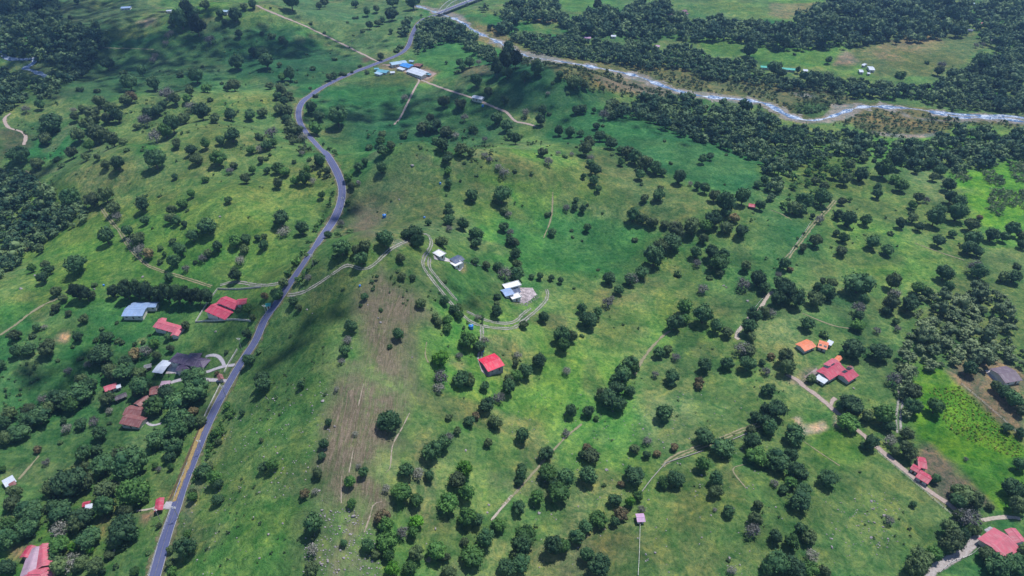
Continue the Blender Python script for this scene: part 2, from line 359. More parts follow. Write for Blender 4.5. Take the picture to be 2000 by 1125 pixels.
paint('C4', [(1280,820),(1380,800),(1500,800),(1500,860),(1300,850)], (.03,.13,.045), .9, 3, 3)
paint('A4', [(1080,1030),(1200,990),(1400,950),(1500,930),(1500,1125),(1120,1125)], (.100,.245,.030), .97, 6, 6)
paint('B4', [(1100,0),(1500,0),(1500,240),(1250,180),(1160,90)], (.105,.245,.030), .97, 5, 5)
paint('A4', [(180,920),(500,900),(520,1000),(480,1125),(120,1125)], (.080,.135,.038), .8, 12, 8)
paint('A4', [(0,250),(150,250),(430,250),(430,300),(340,380),(260,400),(0,380)], (.085,.19,.050), .9, 5, 4)
paint('A4', [(450,250),(620,225),(880,210),(1180,180),(1340,270),(1180,330),(1050,440),(800,450),(620,440),(520,360)], (.120,.150,.062), .95, 5, 5)
paint('A4', [(570,310),(700,240),(900,195),(1040,240),(980,270),(880,300),(760,300),(690,350)], (.27,.19,.125), .65, 12, 14)
paint('A4', [(380,380),(450,300),(520,330),(500,380)], (.22,.18,.15), .9, 4, 4)
paint('A4', [(0,20),(280,20),(270,60),(120,110),(0,90)], (.20,.17,.10), .8, 6, 5)
paint('A4', [(900,510),(1010,490),(1010,520),(920,535)], (.09,.19,.05), .9, 4, 3)
paint('A3', [(270,0),(620,0),(600,40),(370,75),(280,40)], (.085,.19,.055), .9, 5, 4)
paint('A3', [(950,40),(1200,20),(1500,10),(1500,110),(1200,70),(1060,85)], (.110,.185,.060), .9, 6, 5)
paint('A3', [(1050,225),(1200,210),(1350,260),(1340,320),(1250,330),(1120,280)], (.075,.165,.045), .9, 5, 4)
paint('A3', [(1430,240),(1500,240),(1500,370),(1420,350)], (.08,.18,.045), .9, 4, 3)
paint('A3', [(510,195),(680,205),(660,240),(540,225)], (.08,.17,.06), .9, 3, 3)
paint('A3', [(110,95),(200,85),(300,90),(250,130),(150,130)], (.32,.24,.14), .8, 4, 4)
RB1 = [(0,240),(180,320),(600,370),(850,370),(1000,390),(1250,450),(1500,470),(1500,640),(1300,580),(1000,560),(870,585),(660,550),(450,520),(280,440),(180,380),(60,370)]
RB2 = [(0,490),(330,505),(560,590),(850,620),(1150,670),(1500,680),(1500,745),(1150,720),(1000,790),(850,805),(600,785),(480,725),(300,715),(0,650)]
paint('A3', RB1, (.140,.140,.066), .95, 5, 5); paint('A4', RB2, (.125,.120,.060), .95, 5, 5)
paint('A2', [(1270,150),(1400,160),(1500,230),(1500,320),(1400,280),(1290,230)], (.19,.16,.085), .9, 5, 4)
paint('A3', [(480,470),(620,450),(900,520),(920,560),(800,565),(600,530)], (.185,.145,.13), .7, 7, 6)
paint('A4', [(150,600),(360,600),(370,680),(270,690),(150,650)], (.045,.11,.040), .9, 4, 3)
paint('A4', [(500,680),(620,650),(750,650),(850,690),(1000,700),(950,760),(700,740),(520,720)], (.18,.15,.08), .8, 6, 5)
for tl, pts in (('A3', [(0,290),(100,300),(280,340),(370,365),(300,375),(100,365),(0,345)]), ('A3', [(1000,540),(1180,545),(1420,580),(1500,605),(1400,612),(1180,590),(1010,565)]),
                ('A3', [(560,400),(780,440),(900,500),(840,500),(640,450)]), ('A4', [(360,610),(550,610),(560,640),(470,700),(370,720),(200,725),(60,690),(60,680),(260,710),(370,670)]),
                ('A4', [(740,640),(850,690),(1050,705),(1150,695),(1260,705),(1150,715),(950,712),(800,685)]), ('A4', [(1000,650),(1120,665),(1500,685),(1500,725),(1350,715),(1150,695)]),
                ('A4', [(590,770),(850,790),(980,770),(1000,790),(850,815),(620,790)]), ('A2', [(960,30),(1080,50),(1200,90),(1240,140),(1160,120),(1050,90)]), ('A2', [(1380,215),(1460,250),(1440,275),(1380,240)]),
                ('A4', [(130,540),(200,540),(290,575),(210,575)])):
    paint(tl, pts, (.235, .215, .225), .9, 2.5, 3)
paint('A1', [(0,330),(200,340),(370,365),(270,455),(180,470),(130,430),(0,390)], (.11,.155,.07), .9, 6, 5)
paint('A1', [(640,190),(900,95),(980,110),(960,170),(700,240),(610,240)], (.12,.165,.060), .9, 6, 5)
paint('A1', [(790,130),(900,100),(910,125),(820,165)], (.28,.20,.17), .7, 5, 6)
paint('A1', [(330,0),(850,0),(900,60),(760,130),(640,190),(620,130),(340,120)], (.075,.110,.052), .8, 8, 6)
paint('A1', [(600,240),(960,190),(900,260),(720,280),(600,280)], (.02,.09,.04), .8, 6, 6)
paint('A1', [(1190,480),(1500,490),(1450,550),(1230,550)], (.10,.19,.07), .8, 8, 6)
paint('A1', [(0,620),(420,600),(700,610),(680,650),(390,690),(200,700),(60,760),(0,740)], (.15,.185,.07), .7, 6, 6)
paint('A1', [(0,760),(130,770),(170,860),(60,900),(0,960)], (.09,.085,.055), .8, 6, 6)
paint('A1', [(760,830),(930,850),(900,900),(780,920)], (.035,.14,.035), .8, 6, 6)
paint('A2', [(1180,400),(1370,380),(1380,430),(1260,450),(1190,450)], (.15,.12,.08), .8, 5, 5)
paint('A2', [(620,340),(660,335),(680,355),(630,370)], (.16,.10,.09), .9, 2.5, 2)
paint('A2', [(720,375),(860,375),(1000,400),(1070,420),(1030,470),(950,480),(860,420),(740,400)], (.25,.17,.13), .75, 4, 4)
paint('A2', [(760,430),(880,425),(950,470),(930,520),(640,500),(560,480)], (.075,.115,.05), .7, 6, 5)
paint('A2', [(930,905),(1000,930),(1090,985),(960,950)], (.12,.10,.07), .7, 4, 4)
paint('B1', [(300,850),(350,800),(410,820),(380,870)], (.36,.25,.17), .9, 2, 4)
paint('B1', [(80,330),(170,310),(190,330),(110,350)], (.15,.11,.085), .7, 3, 3)
paint('B1', [(820,870),(860,865),(860,885),(830,890)], (.4,.3,.16), .8, 2, 2)
paint('B2', [(600,60),(720,90),(740,200),(640,260),(540,200)], (.105,.085,.070), .7, 8, 8)
paint('B2', [(800,20),(870,15),(870,70),(820,70)], (.14,.14,.075), .8, 5, 4)
paint('B2', [(800,300),(880,280),(900,310),(820,345)], (.30,.27,.22), .8, 3, 3)
paint('B2', [(1200,420),(1230,420),(1235,460),(1200,465)], (.28,.20,.14), .8, 2, 2)
paint('B2', [(1140,985),(1210,985),(1180,1020)], (.26,.20,.15), .7, 3, 3)
paint('B3', [(0,640),(40,650),(30,665),(0,665)], (.25,.2,.13), .8, 2, 2)
paint('B2', [(1290,580),(1440,560),(1420,700),(1200,680)], (.060,.095,.038), .7, 6, 5)
paint('B4', [(130,1070),(200,1085),(270,1030),(300,1060),(260,1125),(160,1115)], (.23,.18,.16), .8, 3, 3)
paint('C4', [(155,200),(190,195),(210,240),(330,215),(350,250),(300,290),(220,300),(190,250)], (.46,.35,.30), .95, 1.2, 2.5)
paint('C4', [(370,190),(400,190),(400,260),(370,255)], (.46,.35,.30), .95, 1.2, 2)
paint('C4', [(190,170),(400,150),(420,200),(360,250),(340,210),(200,250)], (.03,.13,.04), .7, 3, 3)
paint('C1', [(1170,240),(1200,230),(1130,450),(1050,640),(1000,700),(995,670),(1080,480)], (.30,.19,.085), .9, 1.2, 1.2)
paint('C1', [(780,750),(910,740),(860,830),(800,800)], (.16,.115,.095), .85, 2, 3)
paint('C1', [(0,980),(140,960),(120,1060),(0,1050)], (.22,.165,.12), .85, 3, 4)
paint('C1', [(560,650),(620,640),(620,860),(580,900),(560,800)], (.15,.13,.075), .8, 3, 3)
paint('C1', [(1130,580),(1180,590),(1150,660),(1110,760),(1080,830),(1080,750)], (.20,.17,.14), .7, 3, 3)
paint('C1', [(850,540),(1060,450),(1000,640),(900,680),(880,620)], (.10,.135,.055), .7, 4, 4)
paint('C3', [(560,830),(740,800),(760,960),(520,950),(470,900)], (.085,.092,.048), .7, 8, 6)
paint('C3', [(1250,460),(1340,540),(1370,620),(1320,640),(1230,530)], (.14,.125,.065), .6, 6, 5)
paint('C2', [(980,740),(1120,730),(1120,860),(980,880)], (.13,.105,.075), .55, 8, 6)
paintbare('C2', [(450,0),(870,0),(820,300),(800,480),(730,640),(720,780),(640,880),(600,1125),(500,1125),(530,700),(440,540),(430,300)], .92, 8, 8)
paintbare('B2', [(560,820),(620,620),(740,500),(850,520),(930,700),(910,900),(870,1125),(450,1125),(560,900)], .8, 12, 10)
paintbare('B2', [(560,90),(720,90),(720,260),(600,260)], .5, 8, 8)
paintbare('C2', [(730,930),(760,1125),(560,1125),(600,980)], .6, 8, 6)
paintbare('C2', [(290,800),(560,760),(560,1125),(270,1125)], .3, 12, 10)
paintbare('C3', [(250,1060),(420,960),(380,1125),(200,1125)], .35, 8, 6)
mt = vn(xf, yf, 24, 101)*.6+vn(xf, yf, 9, 102)*.5; mt2 = vn(xf+50, yf, 55, 103)
col *= (1+np.clip(mt, -.5, .6)*.30)[:, None]*np.array([1, 1, 1]); col *= np.stack([1+mt2*.14, 1+mt2*.04, 1-mt2*.04], -1)
F = np.arange(len(xf)).reshape(len(ys), NU)
quads = np.stack([F[:-1, :-1], F[:-1, 1:], F[1:, 1:], F[1:, :-1]], -1).reshape(-1, 4)
me = mesh_np('ground', np.stack([xf, yf, Zg.ravel()], -1), quads, M['ground'], True,
             {'col': np.concatenate([np.clip(col, 0, 1), np.ones((len(col), 1))], 1), 'bare': bare})
tag(link('ground', me), kind='structure')
# ------------------------------------------------------------------ roads, tracks, water
def smooth_path(P, step=3.0):
    P = np.asarray(P)[:, :2]; Q = np.vstack([2*P[0]-P[1], P, 2*P[-1]-P[-2]]); out = []
    for i in range(1, len(Q)-2):
        n = max(2, int(np.hypot(*(Q[i+1]-Q[i]))/step)); t = np.linspace(0, 1, n, endpoint=False)[:, None]
        a, b, c, d = Q[i-1], Q[i], Q[i+1], Q[i+2]
        out.append(.5*((2*b)+(-a+c)*t+(2*a-5*b+4*c-d)*t*t+(-a+3*b-3*c+d)*t**3))
    out.append(Q[-2][None]); return np.vstack(out)
def px_path(parts, step=4.0):
    Q = np.vstack([tp(a, b) for a, b in parts]); d = np.hypot(*np.diff(Q, axis=0).T); Q = Q[np.concatenate([[True], d > 1.0])]
    q = smooth_path(Q, step); w = ground(q[:, 0], q[:, 1])[:, :2]
    k = np.ones(5)/5
    if len(w) > 8: m = np.stack([np.convolve(np.pad(w[:, i], 2, mode='edge'), k, 'valid') for i in (0, 1)], -1); m[:2] = w[:2]; m[-2:] = w[-2:]; w = m
    d = np.hypot(*np.diff(w, axis=0).T); w = w[np.concatenate([[True], d > .4])]
    s = np.concatenate([[0], np.cumsum(np.hypot(*np.diff(w, axis=0).T))]); n = max(4, int(s[-1]/2.2)); ss = np.linspace(0, s[-1], n)
    return np.stack([np.interp(ss, s, w[:, 0]), np.interp(ss, s, w[:, 1])], -1)
def ribbon_mesh(name, C, width, off, mat, nu=5, wob=0.0, shift=0.0, zc=None):
    T = np.gradient(C, axis=0); T /= np.linalg.norm(T, axis=1)[:, None]+1e-9; Nn = np.stack([-T[:, 1], T[:, 0]], -1)
    s = np.concatenate([[0], np.cumsum(np.hypot(*np.diff(C, axis=0).T))])
    wd = np.broadcast_to(width, (len(C),))*(1+wob*vn(s, s*0, 14, 3)); u = np.linspace(-1, 1, nu)
    P = C[:, None, :]+Nn[:, None, :]*(u[None, :, None]*wd[:, None, None]/2+shift)
    z = h(P[..., 0], P[..., 1])+off
    if zc is not None: z = np.maximum(z, z*0)*0+z
    V = np.concatenate([P, z[..., None]], -1).reshape(-1, 3); G = np.arange(len(V)).reshape(len(C), nu)
    Fq = np.stack([G[:-1, :-1], G[1:, :-1], G[1:, 1:], G[:-1, 1:]], -1).reshape(-1, 4)[:, ::-1]
    return mesh_np(name, V, Fq, mat, True, {'u': np.tile(u, len(C))})
mA = N('asphalt'); p_ = mA.coord(); f_ = mA.noise(p_, .6, 5, .7); g_ = mA.noise(p_, .05, 3)
c_ = mA.mix(mA.ramp(f_, [(.3, 0), (.7, 1)]), (.062, .076, .158), (.095, .108, .225))
u_ = mA.math('ABSOLUTE', mA.attr('u')); c_ = mA.mix(mA.ramp(mA.math('ABSOLUTE', mA.math('SUBTRACT', u_, .45)), [(.0, .2), (.22, 0)]), c_, (.145, .15, .24))
c_ = mA.mix(mA.math('MULTIPLY', mA.ramp(g_, [(.45, 0), (.6, 1)]), .3), c_, (.12, .13, .22)); mA.base(c_); mA.b.inputs['Roughness'].default_value = .8
mS = mat_dirt('gravel_verge', (.17, .15, .12), (.28, .25, .20), .8)
mD = mat_dirt('pale_dirt', (.28, .24, .20), (.42, .37, .32), .5); mD2 = mat_dirt('pink_dirt', (.27, .21, .19), (.38, .31, .28), .5)
mT = mat_dirt('two_rut_track', (.19, .185, .165), (.32, .31, .29), .8, True); mF = mat_dirt('faint_track', (.19, .18, .10), (.26, .24, .15), 1.0, True)
mDs = mat_dirt('scuffed_path', (.20, .17, .13), (.36, .30, .25), 1.8)
mFp = mat_dirt('foot_path', (.16, .16, .09), (.25, .225, .15), 1.3)
mDr = mat_dirt('stony_drive', (.24, .21, .20), (.38, .35, .35), .5)
mP = mat_dirt('paved_drive', (.30, .28, .32), (.44, .42, .46), .25)
ROAD = [('C1', [(880,1215),(897,1160),(915,1100),(980,870),(1030,730),(1070,600),(1130,450),(1190,300),(1260,150),(1340,0)]), ('B1', [(1420,990),(1500,870)]),
        ('B2', [(50,750),(130,640),(210,520),(300,390),(380,270),(440,190),(490,90),(507,0)]), ('A2', [(502,1080),(460,980),(390,880),(310,800),(250,705),(250,640),(270,600),(330,550),(430,490),(560,430),(660,392),(740,360),(850,315),(898,270),(908,215),(935,165),(960,120),(1060,88),(1110,62),(1190,40),(1320,0)])]
RC = px_path(ROAD, 6.0)
def structure(name, me): return tag(link(name, me), kind='structure')
cut = len(RC)-1
bridge_px = tp('A2', [(1080, 92), (1320, 0)]); bw = ground(bridge_px[:, 0], bridge_px[:, 1])
dist = np.hypot(RC[:, 0]-bw[0, 0], RC[:, 1]-bw[0, 1]); cut = int(dist.argmin())
mV = mat_dirt('verge_earth', (.10, .115, .055), (.17, .15, .085), .9)
structure('road_verge', ribbon_mesh('road_verge', RC[:cut], 11.5, .14, mV, 7, .25))
structure('road', ribbon_mesh('road', RC[:cut], 6.4, .28, mA.m, 7))
mL = N('road_paint'); p_ = mL.coord(); f_ = mL.noise(p_, .35, 4, .7); tr = mL.n('ShaderNodeBsdfTransparent'); mx = mL.n('ShaderNodeMixShader')
mL.base((.45, .45, .46)); mL.l(mL.ramp(f_, [(.30, .35), (.55, .95)]), mx.inputs[0]); mL.l(tr.outputs[0], mx.inputs[1]); mL.l(mL.b.outputs[0], mx.inputs[2]); mL.l(mx.outputs[0], mL.t.nodes['Material Output'].inputs[0])
for s in (-3.05, 3.05): structure('road_edge_line', ribbon_mesh('road_edge_line', RC[:cut], .22, .285, mL.m, 3, 0, s))
mLC = mat_plain('centre_line_paint', (.24, .21, .13), .8, .3)
structure('road_centre_line', ribbon_mesh('road_centre_line', RC[:cut], .12, .285, mLC, 3))
def track(name, tile, pts, width, mat, off=.18, wob=.15, parts=None):
    P = px_path([(tile, pts)] if parts is None else parts)
    return structure(name, ribbon_mesh(name, P, width, off, mat, 9, wob))
track('concrete_track', None, None, 2.8, mT, parts=[('B2', [(185,605),(260,595),(330,560),(420,500),(490,455),(510,436),(550,428),(600,450),(650,452),(700,420),(740,380),(790,335),(870,295),(940,262),(985,240),(1020,262),(1032,295),(1015,340),(980,390),(980,440),(1030,510),(1100,600),(1150,660),(1230,740),(1290,775),(1400,797),(1500,800)]), ('B3', [(40,780),(100,730),(170,670),(212,608),(200,572)])])
track('dirt_track', None, None, 2.8, mT, .16, parts=[('B2', [(1018,385),(1015,440),(1060,500),(1120,570),(1180,640)]),])
track('dirt_track', None, None, 2.6, mT, .15, parts=[('B2', [(1235,700),(1290,728),(1390,765),(1490,768)]), ('B3', [(35,750),(62,715),(110,680)])])
track('driveway', 'B2', [(1322,785),(1325,830),(1322,890),(1310,985)], 3.2, mT)
track('gravel_lane', None, None, 4.4, mD2, parts=[('A2', [(-20,25),(30,48),(190,112),(330,172),(490,250),(600,305),(700,355),(735,365)])])
track('gravel_lane', 'A2', [(860,412),(960,468),(940,500),(880,620),(845,690),(810,730)], 3.2, mD2)
track('gravel_lane', None, None, 3.6, mD2, parts=[('A2', [(965,468),(1100,520),(1260,572),(1400,630),(1480,665)]), ('A3', [(10,710),(80,722),(140,742)])])
track('farm_track', None, None, 3.2, mF, parts=[('B1', [(590,90),(640,160),(710,240),(750,320),(830,400),(870,435)])])
track('farm_track', None, None, 2.8, mT, .17, parts=[('B1', [(800,375),(870,437)])])
track('farm_track', 'B1', [(860,430),(950,465),(1100,510),(1240,555)], 3.0, mF)
track('farm_track', None, None, 3.4, mT, parts=[('B1', [(1290,545),(1350,530),(1400,528),(1500,545)]), ('B2', [(60,548),(130,538),(185,520)])])
track('farm_track', 'B1', [(0,840),(90,780),(180,710),(280,650),(390,608)], 2.6, mFp)
track('gravel_lane', None, None, 3.4, mD, parts=[('B3', [(1530,585),(1500,605),(1450,690),(1400,725),(1350,790),(1308,838),(1330,865)])])
track('farm_track', 'B4', [(395,50),(330,125),(262,195),(190,290),(120,375),(90,430)], 4.0, mF)
track('gravel_lane', None, None, 4.0, mD2, parts=[('B4', [(110,1070),(200,1120)]), ('C4', [(190,0),(300,78),(370,140),(430,190),(500,250),(570,310),(650,380),(720,440),(830,530),(960,640),(1060,705),(1110,755)])])
track('gravel_lane', 'C4', [(1110,755),(1090,800),(1060,850)], 2.6, mFp)
track('footpath', 'C4', [(365,140),(375,100),(395,82)], 3.0, mD2)
track('farm_track', 'C4', [(768,290),(762,200),(778,90),(772,20)], 4.2, mT)
track('driveway', 'C4', [(930,1140),(960,1100),(1000,1070),(1060,1035),(1110,1010),(1180,960),(1215,915),(1235,885)], 5.2, mDr)
track('footpath', 'C4', [(1250,800),(1300,790),(1400,780),(1480,790)], 2.8, mD)
track('farm_track', 'B3', [(720,1070),(760,990),(820,910),(900,830),(930,815)], 2.2, mFp)
track('footpath', 'C3', [(-60,710),(0,660),(100,550),(250,380),(330,300),(410,235)], 1.4, mFp)
track('farm_track', 'C3', [(880,480),(980,415),(1100,370),(1230,320),(1370,262),(1500,225)], 3.6, mF)
track('footpath', 'C2', [(1380,800),(1420,750),(1500,655)], 1.6, mD)
for t, P, w_ in (('C2', [(630,0),(600,130)], .6), ('C2', [(570,390),(545,520)], .6), ('C2', [(500,540),(500,700)], .5), ('C2', [(900,170),(850,270),(800,360),(785,500),(745,530)], .7), ('C2', [(740,690),(690,700),(670,770),(635,870)], .7),
                 ('B2', [(1000,880),(990,960),(1010,1000)], 1.0), ('C3', [(1370,470),(1290,500),(1370,610)], .9), ('B3', [(240,0),(230,150),(185,270)], 1.5), ('A1', [(600,280),(780,285),(900,290)], 1.8), ('C1', [(230,420),(170,490),(110,560)], 1.6),
                 ('C4', [(200,330),(300,400),(420,480)], .9), ('B4', [(860,300),(1010,355),(1150,400)], 1.4), ('B4', [(200,710),(370,780),(480,800)], 1.3), ('B4', [(0,100),(80,130),(140,165)], 1.3), ('A1', [(150,1000),(210,1050),(280,1120)], 2.2)):
    track('footpath', t, P, w_, mFp if t != 'C2' else mDs, .16, .5)
# drive of the purple-roofed house, forecourts
track('driveway', 'B1', [(1375,1015),(1320,1020),(1240,1045),(1190,1062),(1155,1040),(1150,1010)], 2.7, mP)
track('driveway', 'B1', [(1205,965),(1250,952),(1290,968),(1308,1000),(1318,1025)], 2.7, mP)
track('driveway', 'B1', [(1030,1062),(1100,1062),(1180,1058)], 2.0, mP)
track('driveway', None, None, 3.0, mP, parts=[('B1', [(1335,1108),(1200,1100),(1060,1100)]), ('C1', [(985,0),(930,20)])])
track('driveway', 'C1', [(1030,712),(960,712)], 6.0, mP)
track('driveway', 'C1', [(845,205),(880,245),(945,232)], 2.0, mP)
track('driveway', 'C1', [(925,710),(900,730),(800,745)], 1.4, mD)
track('dry_grass_verge', 'C1', [(1196,232),(1150,345),(1105,470),(1060,590),(1022,690)], 3.0, mat_dirt('dry_grass', (.20, .15, .06), (.38, .27, .12), .8), .3, .2)
track('ditch', 'C1', [(1180,232),(1120,380),(1052,540),(1000,668),(985,690)], 1.3, mat_dirt('ditch_mud', (.07, .05, .035), (.11, .08, .05), .3), .2, .3)
def patch(name, tile, pts, mat, off=.16, thick=None):
    P = gp(tile, pts); z = P[:, 2].max()+off
    if thick: m = MB().slab([(p[0], p[1], z) for p in P], thick); return m.build(name, mat)
    c = P.mean(0); cz = float(h(c[0], c[1]))+off; V = [(c[0], c[1], cz)]; n = 40
    Q = np.vstack([P[i]+(P[(i+1) % len(P)]-P[i])*t for i in range(len(P)) for t in np.linspace(0, 1, 6, endpoint=False)])
    rings = np.linspace(.12, 1, 8); L = len(Q); Vv = [(c[0], c[1], cz)]
    for r in rings:
        X = c[0]+(Q[:, 0]-c[0])*r; Y = c[1]+(Q[:, 1]-c[1])*r; Z = h(X, Y)+off; Vv += list(zip(X, Y, Z))
    f = [(0, 1+i, 1+(i+1) % L) for i in range(L)]
    for k in range(len(rings)-1): f += [(1+k*L+i, 1+(k+1)*L+i, 1+(k+1)*L+(i+1) % L, 1+k*L+(i+1) % L) for i in range(L)]
    me = bpy.data.meshes.new(name); me.from_pydata([tuple(map(float, v)) for v in Vv], [], f); me.materials.append(mat); me.update()
    o = link(name, me)
    import bmesh; b = bmesh.new(); b.from_mesh(me); bmesh.ops.recalc_face_normals(b, faces=b.faces); b.to_mesh(me); b.free(); return o
mPave = mat_plain('paving', (.44, .40, .42), .9, .3, .5)
tag(patch('forecourt', 'B1', [(1000,1000),(1030,1000),(1045,1062),(970,1066)], mPave), kind='structure')
tag(patch('forecourt', 'B3', [(-20,572),(40,560),(120,562),(145,602),(100,640),(70,655),(10,632),(-20,608)], mat_plain('rubble_paving', (.36, .31, .33), .95, .6, .35)), kind='structure')
tag(patch('forecourt', 'B2', [(1040,372),(1095,378),(1145,400),(1205,395),(1215,440),(1195,465),(1160,440),(1130,405),(1045,395)], mPave), kind='structure')
tag(patch('forecourt', 'B2', [(1300,985),(1325,980),(1350,1045),(1430,1030),(1440,1050),(1360,1085),(1320,1050)], mat_plain('yard_concrete', (.30, .25, .25), .95, .5, .4)), kind='structure')
tag(patch('farmyard', 'A2', [(735,378),(800,390),(900,440),(1000,470),(1060,430),(1010,410),(900,395),(800,375)], mat_plain('yard_earth', (.26, .19, .17), .95, .45, .15)), kind='structure')
tag(patch('forecourt', 'B4', [(210,1085),(285,1030),(300,1075),(250,1100)], mat_plain('yard_earth_pale', (.26, .21, .2), .95, .45, .3)), kind='structure')
tag(patch('forecourt', 'B4', [(1270,1045),(1320,1040),(1360,1110),(1345,1122),(1290,1075)], mPave), kind='structure')
tag(patch('forecourt', 'C4', [(1265,855),(1300,835),(1350,860),(1290,880)], mat_plain('pale_gravel', (.30, .29, .32), .95, .4, .5)), kind='structure')
# water
mW = N('river_water'); p_ = mW.coord(); f1 = mW.noise(p_, .14, 6, .75, .6); f2 = mW.noise(p_, .6, 3, .7)
u_ = mW.math('ABSOLUTE', mW.attr('u'))
foam = mW.ramp(mW.math('ADD', f1, mW.math('MULTIPLY', f2, .35)), [(.64, 0), (.74, 1)])
c_ = mW.mix(foam, (.07, .13, .25), (.50, .56, .66)); mW.base(c_); mW.b.inputs['Roughness'].default_value = .25; mW.bump(f2, .3, .5)
a_ = mW.ramp(mW.math('ADD', u_, mW.math('MULTIPLY', mW.math('SUBTRACT', f1, .5), .8)), [(.82, 1), (.95, 0)])
tr = mW.n('ShaderNodeBsdfTransparent'); mx = mW.n('ShaderNodeMixShader'); mW.l(a_, mx.inputs[0]); mW.l(tr.outputs[0], mx.inputs[1]); mW.l(mW.b.outputs[0], mx.inputs[2]); mW.l(mx.outputs[0], mW.t.nodes['Material Output'].inputs[0])
mB = mat_dirt('river_gravel', (.15, .135, .11), (.27, .25, .23), 1.9)
RIV = [('A2', [(930,30),(1060,75),(1150,105),(1220,140),(1290,190),(1400,235),(1500,290)]), ('A3', [(100,335),(230,352),(370,375),(500,398),(640,425),(760,455),(870,500),(960,530),(1060,555),(1180,572),(1250,575),(1400,592),(1500,612)]),
       ('A4', [(80,660),(180,697),(270,707),(360,688),(450,655),(550,627),(700,628),(850,638),(960,655),(1100,688),(1200,690),(1350,692),(1500,715),(1600,730)])]
RV = px_path(RIV, 5)
structure('riverbank_gravel', ribbon_mesh('riverbank_gravel', RV, 21, .12, mB, 11, .9))
structure('river', ribbon_mesh('river', RV, 7.8, .22, mW.m, 9, .95))
structure('river', ribbon_mesh('river_side_channel', smooth_path(gp('A4', [(1000,655),(1120,672),(1250,678),(1400,680),(1500,692),(1600,705)]), 4), 8, .20, mW.m, 9, .4))
structure('stream', ribbon_mesh('stream', smooth_path(gp('A1', [(20,150),(42,220),(25,270),(18,320),(60,345),(190,345),(200,365),(165,390),(145,402),(200,418),(275,448),(330,470)]), 3), 8.5, .22, mW.m, 9, .4))
structure('pale_path', ribbon_mesh('pale_path', smooth_path(gp('A1', [(62,665),(30,690),(35,730),(65,755),(120,770),(150,800),(140,850)]), 3), 4.2, .2, mD2, 7, .3))

# ------------------------------------------------------------------ clouds (their shadows lie on the land)
def unit_ball(sub):
    import bmesh; b = bmesh.new(); bmesh.ops.create_icosphere(b, subdivisions=sub, radius=1); b.verts.ensure_lookup_table()
    V = np.array([v.co for v in b.verts]); Fa = np.array([[v.index for v in f.verts] for f in b.faces]); b.free(); return V, Fa
BALL1 = unit_ball(1); BALL2 = unit_ball(2)
mC = N('cloud'); mC.base((.9, .9, .92)); mC.b.inputs['Roughness'].default_value = 1
CL = [(150, 130, 230, 90, 8, .8), (560, 95, 110, 26, 12, .75), (980, 175, 95, 40, 0, .8), (760, 225, 120, 30, 5, .5), (585, 655, 85, 20, 38, .5), (80, 720, 90, 26, 10, .45), (880, 575, 26, 22, 0, .5),
      (1340, 260, 130, 26, -20, .45), (900, 160, 0, 0, 0, 0), (330, 720, 70, 16, 0, .4), (40, 30, 180, 80, 0, .7), (650, 410, 40, 16, 20, .5), (780, 465, 40, 14, 10, .55), (60, 330, 60, 30, 0, .4), (450, 640, 60, 20, 20, .5)]
CH = 950.0
for px, py, rx, ry, rot, dens in CL:
    if rx == 0: continue
    g = ground([px], [py])[0]; scl = FPX/g[3]; wx = rx/scl; wy = ry/scl*1.75; k = CH/SUND[2]
    cx, cy = g[0]+SUND[0]*k, g[1]+SUND[1]*k; R = 5.0; n = int(dens*2*math.pi*wx*wy/(math.pi*R*R)*1.15); n = min(n, 7000)
    q = RNG.normal(size=(n, 2))*[wx*.7, wy*.7]; r = math.radians(rot); q = q@np.array([[math.cos(r), math.sin(r)], [-math.sin(r), math.cos(r)]])
    q = q+np.stack([vn(q[:, 0], q[:, 1], 40, 91), vn(q[:, 0], q[:, 1], 40, 92)], -1)*14
    rr = R*RNG.uniform(.5, 1.5, n); zz = CH+RNG.uniform(-8, 14, n)*np.exp(-(q**2).sum(1)/(wx*wy*2+1))
    V = BALL1[0][None]*rr[:, None, None]*np.array([1, 1, .55])+np.stack([cx+q[:, 0], cy+q[:, 1], g[2]+zz], -1)[:, None]
    Fc = BALL1[1][None]+(np.arange(n)*len(BALL1[0]))[:, None, None]
    tag(link('cloud', mesh_np('cloud', V.reshape(-1, 3), Fc.reshape(-1, 3), mC.m, True)), kind='stuff', label='thin ragged fair-weather cloud drifting high above the pastures', group='clouds above the valley')

# ------------------------------------------------------------------ buildings
RC_ = {'red': (.44, .035, .085), 'crimson': (.68, .015, .07), 'pink': (.50, .10, .15), 'steel': (.24, .36, .60), 'purple': (.075, .050, .115), 'white': (.56, .62, .74), 'oldred': (.22, .075, .075),
       'mauve': (.40, .27, .36), 'teal': (.10, .36, .50), 'pale': (.33, .50, .66), 'blue': (.02, .25, .72), 'brown': (.20, .07, .06), 'dark': (.06, .045, .07), 'orange': (.72, .20, .09), 'green': (.02, .42, .36),
       'plum': (.15, .035, .09), 'grey': (.20, .20, .23), 'purplebrown': (.14, .10, .14), 'lilac': (.50, .30, .50), 'slate': (.055, .085, .17), 'bright': (.78, .79, .82)}
ROOF = {k: mat_roof('roof_'+k, v, .55) for k, v in RC_.items()}
WALLM = {'w': M['wall'], 't': M['woodwall'], 'c': M['concrete'], 'p': mat_plain('pink_wall', (.50, .30, .28), .85, .15, .5)}
M['frame'] = M['white']; LAND = []
